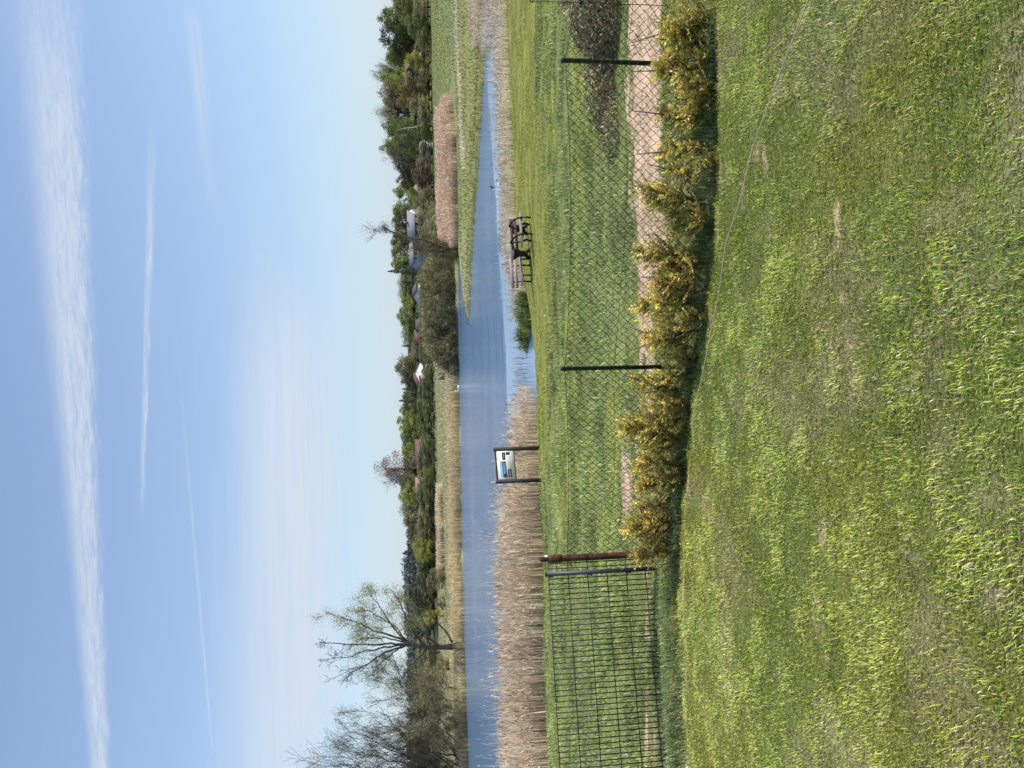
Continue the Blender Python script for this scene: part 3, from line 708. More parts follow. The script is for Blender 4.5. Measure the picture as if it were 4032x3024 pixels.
GR = 'trees and shrubs on the right behind the green meadow'
GM = 'trees around the village houses'
GL = 'trees on the far left behind the reeds'
GH = 'dark green shrubs of the hedge row behind the far meadow'
TREES = [
 # name, label, kind, py, xtop, wpx, d, shrub, group
 ('broadleaf_tree', 'grey-green tree at the right edge of the view, half cut off', 'green', 5, 1540, 100, 178, 0, GR),
 ('broadleaf_tree', 'pale green fine-topped tree, second from the right edge', 'green', 72, 1496, 95, 186, 0, GR),
 ('dense_tree', 'big dark shadowy tree behind the pale red roof', 'dark', 150, 1504, 130, 196, 0, GR),
 ('dense_tree', 'dark bushy tree just right of the pale red roof', 'darkolive', 105, 1530, 110, 190, 0, GR),
 ('leafy_shrub', 'bright green bushy shrub in front of the pale red roof, right', 'green', 100, 1592, 110, 168, 1, GR),
 ('leafy_shrub', 'lower bright green shrub under the pale red roof', 'green', 150, 1640, 90, 166, 1, GR),
 ('leafy_shrub', 'brown-grey twiggy shrub at the far right edge of the meadow', 'olive', 25, 1625, 90, 168, 1, GR),
 ('leafy_shrub', 'yellow-green shrub just left of the pale red roof', 'yellowgreen', 240, 1592, 70, 170, 1, GR),
 ('broadleaf_tree', 'green tree rising behind the yellow-green shrub', 'green', 215, 1512, 80, 196, 0, GR),
 ('broadleaf_tree', 'mid-green round tree below the tallest bare crown', 'yellowgreen', 310, 1498, 85, 188, 0, GR),
 ('bare_tree', 'grey bare-topped tree, tallest on the right', 'grey', 290, 1468, 85, 204, 0, GR),
 ('broadleaf_tree', 'brown leafless tree between two green ones on the right', 'brown', 375, 1500, 95, 198, 0, GR),
 ('leafy_shrub', 'grey-brown shrub thicket behind the thin dark pole', 'olive', 310, 1590, 100, 169, 1, GR),
 ('leafy_shrub', 'mustard yellow shrub in front of the brown tree', 'yellow', 392, 1570, 70, 170, 1, GR),
 ('leafy_shrub', 'second mustard yellow shrub, a little lower and left', 'yellow', 345, 1575, 60, 171, 1, GR),
 ('bare_tree', 'pale thin-crowned tree beside the brown tree', 'grey', 440, 1478, 80, 206, 0, GR),
 ('leafy_shrub', 'round grey-olive shrub beside the white birch trunk', 'olive', 440, 1612, 120, 167, 1, GR),
 ('broadleaf_tree', 'green tree above the white birch trunk', 'green', 500, 1512, 80, 190, 0, GR),
 ('broadleaf_tree', 'olive-green tree left of the white birch trunk', 'darkolive', 545, 1545, 90, 176, 0, GR),
 ('broadleaf_tree', 'leafy tree with a light top above the low white wall', 'green', 580, 1504, 75, 194, 0, GR),
 ('leafy_shrub', 'dark shrub at the meadow edge by the low white wall', 'darkolive', 520, 1640, 80, 166, 1, GR),
 ('bare_tree', 'bare grey tree leaning over the dark conifers', 'bare', 628, 1506, 80, 192, 0, GR),
 ('dense_tree', 'dark conifer-like tree beside the bare grey tree', 'dark', 655, 1562, 80, 186, 0, GR),
 ('dense_tree', 'second dark tree, nearer the white blossom', 'darkolive', 705, 1566, 75, 188, 0, GR),
 ('leafy_shrub', 'reddish brown shrub at the end of the meadow', 'brown', 695, 1622, 95, 170, 1, GR),
 ('leafy_shrub', 'brown shrub below the blossoming tree', 'brown', 640, 1640, 80, 168, 1, GR),
 ('blossom_tree', 'small white blossoming tree right of the grey house', 'blossom', 738, 1634, 42, 176, 0, GR),
 ('broadleaf_tree', 'dark green tree behind the white blossom', 'green', 755, 1553, 62, 225, 0, GM),
 ('leafy_shrub', 'yellow-green shrub between the blossom and the grey house', 'yellowgreen', 755, 1605, 50, 190, 1, GM),
 ('leafy_shrub', 'olive shrub at the right corner of the grey house', 'olive', 800, 1622, 80, 165, 1, GM),
 ('leafy_shrub', 'low brown shrub in front of the right garden', 'brown', 770, 1650, 70, 166, 1, GM),
 ('dense_tree', 'dark green tree behind the right gable of the grey house', 'green', 822, 1541, 80, 305, 0, GM),
 ('broadleaf_tree', 'tree behind the ridge of the grey house, right half', 'darkolive', 868, 1540, 85, 308, 0, GM),
 ('broadleaf_tree', 'tree behind the ridge of the grey house, left half', 'darkolive', 915, 1543, 85, 306, 0, GM),
 ('broadleaf_tree', 'tree behind the gap between the two big houses', 'olive', 960, 1538, 80, 310, 0, GM),
 ('broadleaf_tree', 'green tree behind the low white-blue house', 'green', 1005, 1536, 85, 304, 0, GM),
 ('broadleaf_tree', 'green tree at the left end of the white-blue house', 'green', 1045, 1545, 70, 300, 0, GM),
 ('spruce_tree', 'dark pointed spruce left of the white-blue house', 'spruce', 1068, 1536, 50, 292, 0, GM),
 ('broadleaf_tree', 'pale hazy tree in the gap left of the spruce', 'grey', 1112, 1564, 70, 380, 0, GM),
 ('broadleaf_tree', 'second pale hazy tree further left of the spruce', 'grey', 1160, 1566, 70, 390, 0, GM),
 ('spruce_tree', 'small dark spruce by the small white house', 'spruce', 1110, 1588, 40, 275, 0, GM),
 ('leafy_shrub', 'light yellow-green tree left of the small white house', 'yellowgreen', 1192, 1580, 60, 290, 0, GM),
 ('dense_tree', 'dark low tree behind the small white house', 'dark', 1150, 1610, 60, 285, 0, GM),
 ('broadleaf_tree', 'round green tree above the left half of the willow bush', 'green', 1245, 1567, 85, 285, 0, GM),
 ('broadleaf_tree', 'hazy green tree above the dark red roofs', 'grey', 1318, 1580, 85, 370, 0, GM),
 ('broadleaf_tree', 'hazy green tree right behind the dark red roofs', 'green', 1290, 1590, 60, 340, 0, GM),
 ('spruce_tree', 'dark spruce between the red roofs and the purple tree', 'spruce', 1362, 1588, 42, 300, 0, GM),
 ('bare_tree', 'purple-brown bare tree below the spruce', 'purple', 1388, 1612, 70, 270, 0, GM),
 ('broadleaf_tree', 'large round olive-green tree above the swan', 'olive', 1448, 1556, 105, 262, 0, GM),
 ('broadleaf_tree', 'brownish tree beside the large round olive one', 'darkolive', 1492, 1576, 70, 268, 0, GM),
 ('spruce_tree', 'dark spruce beside the white gabled house', 'spruce', 1532, 1590, 50, 262, 0, GM),
 ('broadleaf_tree', 'light green tree left of the white gabled house', 'green', 1555, 1580, 45, 310, 0, GM),
 ('spruce_tree', 'taller dark spruce left of the white gabled house', 'spruce', 1578, 1578, 50, 270, 0, GM),
 ('broadleaf_tree', 'green tree behind the pink-walled house', 'green', 1612, 1578, 75, 290, 0, GM),
 ('broadleaf_tree', 'yellow-green tree with a sharp top left of the pink-walled house', 'yellowgreen', 1668, 1562, 80, 275, 0, GM),
 ('broadleaf_tree', 'green tree above the long red roof', 'green', 1715, 1585, 80, 285, 0, GM),
 ('broadleaf_tree', 'yellow-green tree at the right end of the long red roof', 'yellowgreen', 1782, 1582, 75, 272, 0, GM),
 ('bare_tree', 'tall purple-grey bare tree left of the long red roof', 'purple', 1850, 1476, 130, 232, 0, GM),
 ('broadleaf_tree', 'green tree right behind the tall purple bare tree', 'green', 1905, 1566, 85, 280, 0, GM),
 ('broadleaf_tree', 'yellow-green tree behind the lower pink roof', 'yellowgreen', 1950, 1568, 85, 275, 0, GM),
 ('broadleaf_tree', 'pale green tree where the belt starts to fall to the left', 'grey', 2010, 1572, 80, 285, 0, GM),
 ('broadleaf_tree', 'olive tree above the right end of the tan reed band', 'olive', 2045, 1590, 85, 230, 0, GL),
 ('broadleaf_tree', 'dark olive tree above the tan reed band', 'darkolive', 2095, 1604, 90, 225, 0, GL),
 ('broadleaf_tree', 'grey-olive tree above the middle of the tan reed band', 'olive', 2140, 1622, 80, 215, 0, GL),
 ('leafy_shrub', 'yellow-green tree, right one of a pair above the reed band', 'yellowgreen', 2150, 1628, 55, 205, 0, GL),
 ('leafy_shrub', 'yellow-green tree, left one of a pair above the reed band', 'yellowgreen', 2188, 1634, 60, 203, 0, GL),
 ('dense_tree', 'dark tree below the pale field on the hillside', 'dark', 2225, 1650, 70, 215, 0, GL),
 ('dense_tree', 'dark round tree standing before the wooded ridge', 'dark', 2290, 1640, 70, 212, 0, GL),
 ('dense_tree', 'tallest dark tree right of the big willow tree', 'dark', 2345, 1590, 85, 215, 0, GL),
 ('leafy_shrub', 'rounded olive bush at the left end of the reed band', 'olive', 2285, 1676, 85, 148, 1, GL),
 ('dense_tree', 'dark green tree seen through the right boughs of the big willow', 'darkolive', 2400, 1622, 75, 225, 0, GL),
 ('leafy_shrub', 'small grey shrub right of the big willow', 'olive', 2378, 1712, 50, 150, 1, GL),
 ('leafy_shrub', 'yellow-green shrub behind the trunk of the big willow', 'yellowgreen', 2430, 1665, 60, 160, 1, GL),
 ('broadleaf_tree', 'olive tree behind the big willow trunk', 'olive', 2575, 1640, 130, 190, 0, GL),
 ('leafy_shrub', 'brownish bush left of the big willow trunk', 'olive', 2640, 1668, 120, 130, 1, GL),
 ('dense_tree', 'dark tree left of the big willow below the ridge', 'dark', 2700, 1655, 90, 220, 0, GL),
 ('dense_tree', 'dark tree partly behind the bare willows at the left', 'darkolive', 2760, 1650, 90, 225, 0, GL),
]
for (nm, lb, kd, py, xt, wp, d, sh, gp) in TREES:
    tree(nm, lb, kd, py, xt, wp, d, bool(sh), gp)
SKY_Y = [0, 70, 150, 215, 290, 350, 440, 500, 560, 610, 650, 760, 800, 830, 1060, 1100, 1180, 1240, 1310, 1400, 1450, 1500, 1600, 1700, 1850, 2010, 2060, 2150, 2300, 2500]
SKY_X = [1540, 1505, 1508, 1515, 1490, 1490, 1495, 1512, 1515, 1512, 1562, 1556, 1590, 1542, 1545, 1570, 1572, 1570, 1585, 1600, 1575, 1585, 1580, 1575, 1575, 1575, 1588, 1612, 1630, 1640]
frng = np.random.default_rng(77)
def filler(kinds, ys, off, dl, wl, lab, grp, nm, shrub=False, top=None):
    for py in ys:
        py = py + frng.uniform(-8, 8); xt = (np.interp(py, SKY_Y, SKY_X) + frng.uniform(*off)) if top is None else frng.uniform(*top)
        tree(nm, lab, kinds[frng.integers(len(kinds))], py, xt, frng.uniform(*wl), frng.uniform(*dl), shrub, grp)
filler(['green', 'darkolive', 'olive'], np.arange(20, 780, 42), (14, 40), (204, 216), (85, 110), 'dense mixed tree filling the belt behind the right meadow', 'filler trees of the right belt', 'broadleaf_tree')
filler(['darkolive', 'olive', 'green'], np.arange(10, 800, 48), (0, 0), (171, 178), (75, 100), 'low bush at the foot of the tree belt on the right', 'bushes at the foot of the right belt', 'leafy_shrub', True, (1628, 1662))
filler(['green', 'darkolive', 'green', 'olive'], np.arange(1080, 2120, 38), (6, 22), (315, 330), (95, 130), 'hazy green tree in the belt behind the village houses', 'filler trees behind the village', 'broadleaf_tree')
filler(['olive', 'darkolive', 'green'], np.arange(1545, 2460, 40), (0, 0), (205, 226), (90, 125), 'garden bush between the hedge row and the houses', 'garden bushes in front of the village', 'leafy_shrub', True, (1636, 1655))
filler(['darkolive', 'dark', 'olive'], np.arange(2080, 2900, 50), (0, 0), (228, 240), (90, 120), 'dark tree below the wooded ridge at the left', 'trees below the wooded ridge', 'dense_tree', False, (1638, 1658))
filler(['olive', 'darkolive', 'green'], np.arange(1100, 1500, 44), (0, 0), (205, 220), (80, 110), 'garden bush above the willow bush, in front of the small houses', 'garden bushes above the willow bush', 'leafy_shrub', True, (1646, 1664))
hp = ['beside the white gabled house', 'under the small spruces', 'below the pink-walled house', 'left of the pink-walled house',
      'right of the long red roof', 'under the long red roof', 'at the left end of the long red roof', 'right of the purple bare tree foot', 'at the foot of the purple bare tree',
      'left of the purple bare tree', 'below the lower pink roof', 'at the left end of the hedge row']
for i, (py, xt) in enumerate([(1462, 1668), (1508, 1664), (1552, 1662), (1598, 1664), (1640, 1665), (1684, 1662), (1728, 1664), (1772, 1666), (1816, 1664), (1860, 1665), (1906, 1668), (1955, 1668)]):
    tree('hedge_shrub', 'dark green rounded hedge shrub ' + hp[i], 'darkolive' if i % 3 else 'green', py, xt - 4 * (i % 2), 64, 188, True, GH, 'shrub')
# olive shrubs behind the tall reed stand
for i, (py, xt, w, lb) in enumerate([(840, 1640, 90, 'olive willow shrub below the grey house, behind the reed stand'), (905, 1640, 90, 'olive willow shrub behind the reed stand, centre'), (950, 1652, 80, 'olive willow shrub behind the leaning tree')]):
    tree('willow_shrub', lb, 'olive', py, xt, w, 128 - 4 * i, True, 'olive willow shrubs behind the reed stand', 'shrub')

# far wooded ridge
def ridge_wood():
    rb = MB()
    n = 420
    px = RNG.uniform(1990, 3300, n); d = RNG.uniform(560, 860, n)
    for a, b in zip(px, d):
        x = (1512 - a) / F_PX * b; z0 = Zt(x, b); h = RNG.uniform(9, 15) * (0.75 if a < 2150 else 1)
        m = 60; v = rand_unit(m); w = h * 0.35
        pos = np.array([x, b, z0 + h * 0.55]) + v * np.array([w, w, h * 0.45]) * RNG.uniform(0.7, 1.05, (m, 1))
        col = np.array([0.075, 0.088, 0.078]) * RNG.uniform(0.75, 1.35) * np.ones((m, 3)) * RNG.uniform(0.8, 1.2, (m, 1))
        rb.add(*leafquads(pos, v + RNG.normal(0, .3, (m, 3)), RNG.uniform(2.0, 3.6, m), col, 1.0))
    o = rb.build('ridge_woodland', M_leaf)
    tag(o, 'dark distant woodland along the low ridge at the left', 'woodland', kind='stuff')
ridge_wood()

# --- hero trees on the far shore
def hero_willow():
    d0 = 92.8
    def Q(cx, cy, dd=0.0): return P(1050 + cx / 2.143, 2250 + cy / 2.143, d0 + dd)
    base = Q(1655, 640); base[2] = Zt(base[0], d0) - 0.1
    root = empty('willow_tree', tuple(base))
    tag(root, 'large half-dead willow tree with bare boughs on the far shore, left', 'tree')
    tb = MB(); lb = MB(); tips = []; rng = np.random.default_rng(5)
    def bough(pts, r0, r1, dj, dens=1.0, kid=8, leafy=True):
        pp = [Q(a, b, dj * i / len(pts)) for i, (a, b) in enumerate(pts)]
        # resample + jitter
        res = []
        for i in range(len(pp) - 1):
            for t in np.linspace(0, 1, 5)[:-1]: res.append(pp[i] * (1 - t) + pp[i + 1] * t + rng.normal(0, 0.05, 3))
        res.append(pp[-1]); res = np.array(res)
        rad = np.linspace(r0 * .72, r1, len(res)); tb.tube(res - base, rad, 6, cap=False)
        for k in range(int(kid * dens)):
            i = rng.integers(len(res) // 4, len(res) - 1); dr = res[i + 1] - res[i]; dr /= np.linalg.norm(dr)
            sd = np.cross(dr, rng.normal(size=3)); sd /= np.linalg.norm(sd)
            tl = []
            grow(tb, res[i] - base, dr * 0.8 + sd * 0.7, rng.uniform(0.8, 1.9), max(rad[i] * 0.4, 0.025), 2, tl, rng, 4, 3, 0.25, 0.05, 0.8, 0.6, 0.014)
            if leafy: tips.extend(tl)
    tr = [Q(1655, 640), Q(1600, 632), Q(1500, 640), Q(1350, 640), Q(1180, 615)]
    tb.tube(np.array(tr) - base, [0.55, 0.42, 0.33, 0.27, 0.19], 9, cap=False)
    bough([(1180, 615), (1000, 610), (750, 620), (560, 600), (445, 595)], .2, .03, 1, leafy=False, kid=12)
    bough([(1350, 635), (1250, 530), (1180, 400), (1120, 250), (1040, 150)], .24, .03, -2, kid=14)
    bough([(1200, 600), (1090, 550), (900, 500), (800, 440), (640, 390), (500, 350)], .22, .03, 2, kid=16)
    bough([(1180, 600), (1060, 470), (960, 300), (870, 190)], .17, .03, -1, kid=12)
    bough([(1450, 620), (1350, 540), (1210, 420), (1190, 300)], .2, .04, -2, kid=9)
    bough([(1190, 620), (1000, 680), (850, 780), (720, 850), (620, 960)], .2, .03, 2, kid=12, leafy=False)
    bough([(850, 780), (700, 830), (555, 915)], .09, .02, 2, kid=6, leafy=False)
    bough([(1180, 620), (1000, 640), (800, 680), (700, 720), (470, 750)], .18, .03, -1, kid=12, leafy=False)
    bough([(1570, 600), (1500, 490), (1380, 370), (1355, 290)], .18, .05, -1, kid=7, leafy=False)
    bough([(1350, 650), (1200, 820), (1110, 960)], .18, .04, -1, kid=10)
    bough([(1430, 650), (1400, 760), (1300, 900), (1290, 980)], .12, .03, -1, kid=8)
    bough([(1150, 610), (1050, 700), (930, 800), (900, 890)], .14, .03, 1, kid=10)
    bough([(1180, 600), (1000, 560), (850, 560), (740, 590)], .15, .03, -1, kid=10)
    bough([(1200, 600), (1100, 480), (980, 400), (850, 330), (780, 330)], .15, .03, 1, kid=10)
    tp = np.array([t[0] for t in tips]) ; m0 = len(tp)
    rep = 15; pos = np.repeat(tp, rep, 0) + RNG.normal(0, 0.36, (m0 * rep, 3)); m = len(pos)
    col = colmix(m, [(0.34, 0.33, 0.12), (0.26, 0.26, 0.09), (0.42, 0.40, 0.18)], [4, 3, 2])
    lb.add(*strokes(pos, RNG.normal(0, 1, (m, 3)) + np.array([0, 0, 0.5]), RNG.uniform(0.12, 0.3, m), RNG.uniform(0.03, 0.06, m), col))
    t = tb.build('trunk', M_bark, root); c = lb.build('crown', M_leafh, root)
hero_willow()

def bush_willow(name, label, stems, d0, nst, hrange, twigcol, seed, density=1.0, leaf=0.5, rep=14, r0=0.14, spread=0.5, wild=0.2, L0=1.0):
    """stems = list of (px, py) base points with target points; branching bare willows"""
    rng = np.random.default_rng(seed)
    bx = np.array([P(s[0][0], s[0][1], d0) for s in stems]); c = bx.mean(0)
    root = empty(name, (c[0], d0, Zt(c[0], d0))); base = np.array(root.location)
    tag(root, label, 'tree')
    tb = MB(); lb = MB(); tips = []
    for (b, t) in stems:
        pb = P(b[0], b[1], d0 + rng.uniform(-1.5, 1.5)); pb[2] = min(pb[2], Zt(pb[0], pb[1]) + 0.3)
        pt = P(t[0], t[1], d0 + rng.uniform(-2.5, 2.5)); L = np.linalg.norm(pt - pb)
        k = 9; pts = []
        for i in range(k + 1):
            f = i / k; bow = math.sin(f * PI) * L * rng.uniform(0.02, 0.06)
            pts.append(pb * (1 - f) + pt * f + np.array([0, 0, bow]) + rng.normal(0, 0.012 * L, 3) * (0 < i < k))
        pts = np.array(pts); rad = np.linspace(r0, 0.02, k + 1) * (0.5 + L / 14)
        tb.tube(pts - base, rad, 6, cap=False)
        for q in range(nst):
            i = rng.integers(1, k); dr = pts[i + 1] - pts[i]; dr /= np.linalg.norm(dr)
            sd = np.cross(dr, rng.normal(size=3)); sd /= np.linalg.norm(sd)
            grow(tb, pts[i] - base, dr + sd * spread, L * rng.uniform(0.2, 0.4) * L0, max(rad[i] * 0.5, 0.025), 2, tips, rng, 5, 4, 0.16, 0.14, 0.6, 0.62, 0.014)
    tp = np.array([t[0] for t in tips]); td = np.array([t[1] for t in tips])
    tp = np.repeat(tp, rep, 0); td = np.repeat(td, rep, 0); m = len(tp)
    pos = tp + rng.normal(0, 0.3, (m, 3)) - td * rng.uniform(0, 0.9, (m, 1))
    col = colmix(m, twigcol, [1] * len(twigcol))
    lb.add(*strokes(pos, td + rng.normal(0, 0.5, (m, 3)), rng.uniform(0.2, 0.5, m), np.full(m, 0.03), col))
    tb.build('trunk', M_bark, root); lb.build('crown', M_leafh, root)
    return root

bush_willow('bare_willow', 'tall bare twiggy willow at the left edge of the far shore',
    [((1835, 3060), (1330, 3010)), ((1835, 3040), (1480, 2800)), ((1830, 3010), (1590, 2720)), ((1835, 3080), (1420, 2890)), ((1830, 2990), (1560, 2650)),
     ((1835, 3100), (1270, 3110)), ((1835, 3030), (1540, 2860)), ((1835, 3150), (1290, 3230)), ((1838, 2960), (1640, 2700)), ((1835, 3050), (1390, 2960)), ((1838, 2985), (1500, 2930))],
    91.5, 13, None, [(0.14, 0.11, 0.07), (0.20, 0.17, 0.09), (0.10, 0.08, 0.06)], 3, rep=8, r0=0.085)
bush_willow('bare_willow', 'low brown-olive willow thicket under the tall bare willow, left edge',
    [((1838, 2720 + 45 * i), (1640 + (i * 37) % 60, 2690 + 52 * i)) for i in range(9)], 90.5, 9, None, [(0.30, 0.26, 0.14), (0.36, 0.32, 0.17), (0.22, 0.18, 0.11)], 4, rep=16, r0=0.06, spread=0.9)
bush_willow('leaning_tree', 'leaning willow with one long bare bough on the tip of the spit',
    [((1826, 992), (1498, 898)), ((1826, 995), (1640, 985)), ((1828, 985), (1680, 925)), ((1826, 990), (1625, 955)), ((1822, 1000), (1745, 1030)), ((1826, 992), (1600, 930))],
    84.0, 6, None, [(0.16, 0.14, 0.05), (0.22, 0.20, 0.08), (0.11, 0.09, 0.05)], 6, rep=9, r0=0.17, spread=0.45, L0=0.75)

def dome_willow():
    d0 = 93.6
    rng = np.random.default_rng(9)
    c = P(1802, 1215, d0); zb = Zt(c[0], d0)
    root = empty('willow_bush', (c[0], d0, zb)); tag(root, 'huge rounded olive willow bush overhanging the far shore', 'bush')
    tb = MB(); lb = MB()
    prof_y = [1015, 1060, 1120, 1200, 1290, 1360, 1420, 1455]; prof_x = [1700, 1662, 1652, 1655, 1662, 1676, 1720, 1775]
    n = 900
    for k in range(n):
        py = rng.uniform(1010, 1455); dd = rng.uniform(-3.8, 3.8)
        top = np.interp(py, prof_y, prof_x) + (abs(dd) / 3.8) ** 2.2 * 70
        px = rng.uniform(min(top + 5, 1790), 1796) if rng.random() < 0.75 else top + rng.uniform(0, 18)
        cc = P(px, py, d0 + dd); m = 52; R = rng.uniform(0.35, 0.7)
        v = rand_unit(m); pos = cc + v * R * rng.uniform(0.3, 1.1, (m, 1))
        out = np.array([(cc[0] - c[0]) * 0.12, 0, 0.9])
        dr = out + rng.normal(0, 0.55, (m, 3))
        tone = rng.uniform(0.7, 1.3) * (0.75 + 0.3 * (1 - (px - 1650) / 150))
        col = colmix(m, [(0.27, 0.25, 0.12), (0.33, 0.31, 0.16), (0.20, 0.18, 0.09)], [3, 2, 2]) * tone
        lb.add(*strokes(pos - np.array(root.location), dr, rng.uniform(0.25, 0.6, m), rng.uniform(0.04, 0.08, m), col))
    for (bx0, n_) in ((1345, 26), (1250, 12), (1120, 16), (1400, 10)):
        for k in range(n_):
            b = P(1800, bx0 + rng.normal(0, 8), d0 - 3.0 + rng.uniform(0, 3)); b[2] = zb - .1
            a = rng.uniform(-1.35, 1.35); L = rng.uniform(2.2, 4.2)
            tl = []
            grow(tb, b - np.array(root.location), (math.sin(a), rng.uniform(-.5, .3), math.cos(a) + .15), L, 0.07, 1, tl, rng, 5, 3, 0.1, 0.05, 0.5, 0.6, 0.02)
    tb.build('trunk', M_bark, root); lb.build('crown', M_leafh, root)
dome_willow()

def birch():
    root = empty('birch_trunk', tuple(Gt(1703, 492))); root.location.y = 165.5
    root.location.x = P(1700, 492, 165.5)[0]; root.location.z = Zt(root.location.x, 165.5)
    tag(root, 'thin white leaning birch trunk at the meadow edge', 'tree')
    b = np.array(root.location); mb = MB()
    pts = [P(1705, 484, 165.5), P(1668, 490, 165.5), P(1640, 500, 165.5), P(1605, 503, 165.5), P(1565, 512, 165.5)]
    pts[0][2] = b[2] - 0.1
    mb.tube(np.array(pts) - b, [0.13, 0.12, 0.1, 0.07, 0.03], 7)
    mb.build('trunk', M_birch, root)
    cb = MB(); m = 260
    q = np.array(pts[-1]) - b; pos = q + RNG.normal(0, 1, (m, 3)) * np.array([1.2, 1.2, 1.3])
    cb.add(*leafquads(pos, RNG.normal(0, 1, (m, 3)), RNG.uniform(0.15, 0.3, m), colmix(m, [(0.2, 0.2, 0.08), (0.15, 0.14, 0.06)], [1, 1])))
    cb.build('crown', M_leafh, root)
birch()

# ------------------------------------------------------------------ houses
def house(name, label, px, d, py0, py1, x_eave, x_ridge, x_base, depth, wallm, roofm, yaw=0.0, gable_mat=None, windows=(), over=0.35, chimney=None, door=None):
    """front wall spans photo y py0..py1 (right..left) at distance d; heights from photo x values"""
    A = P(x_base, py0, d); B = P(x_base, py1, d)
    cx = (A[0] + B[0]) / 2; W = abs(A[0] - B[0])
    ze = P(x_eave, (py0 + py1) / 2, d)[2]; zr = P(x_ridge, (py0 + py1) / 2, d + depth / 2)[2]
    zb = Zt(cx, d) - 0.6
    root = empty(name, (cx, d, zb), yaw); tag(root, label, 'house')
    he = ze - zb; hr = zr - zb
    mb = MB(); mb.box(-W / 2, W / 2, 0, depth, 0, he)
    mb.build('wall', wallm, root)
    for s in (-1, 1):
        g = MB(); x = s * (W / 2 - 0.02)
        g.add([(x, 0.02, he), (x, depth - 0.02, he), (x, depth / 2, hr - 0.08)], [(0, 1, 2)])
        g.build('gable', gable_mat or wallm, root)
    r = MB()
    o = over; sl = (hr - he) / (depth / 2)
    for s, y0 in ((1, -o), (-1, depth + o)):
        zl = he - sl * o
        V = [(-W / 2 - o, y0, zl + .05), (W / 2 + o, y0, zl + .05), (W / 2 + o, depth / 2, hr + .05), (-W / 2 - o, depth / 2, hr + .05)]
        V += [(a, b, c + 0.2) for a, b, c in V]
        r.add(V, [(0, 1, 2), (0, 2, 3), (4, 6, 5), (4, 7, 6), (0, 4, 5), (0, 5, 1), (1, 5, 6), (1, 6, 2), (3, 7, 4), (3, 4, 0), (2, 6, 7), (2, 7, 3)])
    ro = r.build('roof', roofm, root)
    if chimney is not None:
        c = MB(); c.box(chimney * W - .35, chimney * W + .35, depth * .4, depth * .4 + .7, hr - .8, hr + .9); c.build('chimney', M_redroof, ro)
    for (u, v, ww, hh) in windows:
        w = MB(); x = (u - .5) * W; w.box(x - ww / 2, x + ww / 2, -0.06, 0.02, v, v + hh)
        wf = w.build('window', M_white, root)
        w = MB(); w.box(x - ww / 2 + .12, x + ww / 2 - .12, -0.09, -0.062, v + .12, v + hh - .12); w.build('pane', M_glass, wf)
    return root

h1 = house('grey_house', 'large grey-roofed house with a white gable and dark veranda', 0, 255, 846, 955, 1634, 1606, 1662, 11, M_boards, M_greyroof, yaw=-0.45, gable_mat=M_wallw,
      windows=[(.35, 1.6, 1.5, 1.6), (.5, 1.6, 1.5, 1.6), (.65, 1.6, 1.5, 1.6)], chimney=0.1)
h2 = house('low_house', 'low white-blue house with pale roof and small dark windows', 0, 262, 948, 1036, 1629, 1614, 1655, 9, M_wallb, M_greyroof, yaw=0.1,
      windows=[(.2, 2.6, .9, 1.3), (.4, 2.6, .9, 1.3), (.6, 2.6, .9, 1.3), (.8, 2.6, .9, 1.3)])
house('small_house', 'small white house left of the spruce', 0, 240, 1112, 1148, 1640, 1626, 1660, 7, M_wallw, M_darkroof, yaw=0.5, windows=[(.5, 1.5, .9, 1.1)])
house('white_gabled_house', 'white gabled house with a red roof above the swan', 0, 238, 1500, 1532, 1650, 1632, 1672, 8, M_wallw, M_redroof, yaw=-0.9, windows=[(.5, 1.5, .9, 1.1)])
house('pink_roofed_house', 'house with a pale red roof among the trees on the right', 0, 183, 188, 240, 1634, 1597, 1680, 8, M_woodd, M_pinkroof, yaw=0.7, windows=[(.5, 1.8, .9, 1.1)])
house('red_roofed_house', 'dark red-roofed house left of the hazy trees', 0, 258, 1300, 1350, 1650, 1634, 1668, 8, M_wallp, M_redroof, windows=[(.5, 1.2, .9, 1)], chimney=-.2)
house('brown_roofed_house', 'brown-roofed house right beside the dark red roof', 0, 255, 1258, 1296, 1654, 1638, 1670, 8, M_wallw, M_darkroof, windows=[(.5, 1.2, .9, 1)])
house('pink_walled_house', 'house with a grey roof and pink wall behind the hedge row', 0, 240, 1578, 1632, 1662, 1652, 1680, 8, M_wallp, M_greyroof, windows=[(.3, 1.2, .9, .9), (.7, 1.2, .9, .9)])
house('long_red_house', 'long low house with a red roof right of the purple tree', 0, 245, 1735, 1840, 1655, 1638, 1675, 9, M_wallp, M_redroof, windows=[(.2, 1, .9, .9), (.5, 1, .9, .9), (.8, 1, .9, .9)])
house('lower_pink_house', 'house with a light red roof left of the purple tree', 0, 240, 1888, 1945, 1662, 1638, 1680, 8, M_wallp, M_pinkroof, windows=[(.5, 1, .9, .9)])
house('garden_shed', 'low white garden shed behind the shrubs on the right', 0, 172, 560, 600, 1672, 1655, 1690, 3, M_wallw, M_greyroof, windows=[(.5, .9, .6, .6)])

def pale_frame():
    root = empty('timber_frame', tuple(P(1690, 24, 167))); root.location.z = Zt(root.location.x, 167)
    tag(root, 'small pale timber frame at the far right edge of the meadow', 'frame')
    zt = P(1648, 24, 167)[2] - root.location.z
    m = MB()
    for x in (-0.95, 0.0, 0.95): m.box(x - .05, x + .05, -.05, .05, 0, zt)
    m.build('post', M_wood, root)
    m = MB(); m.box(-1.0, 1.0, -.055, -.051 + .1, zt, zt + .1); m.build('rail', M_wood, root)
    m = MB(); m.box(-.9, .9, -.06, -.052, zt * .55, zt * .55 + .08); m.build('rail', M_wood, root)
pale_frame()

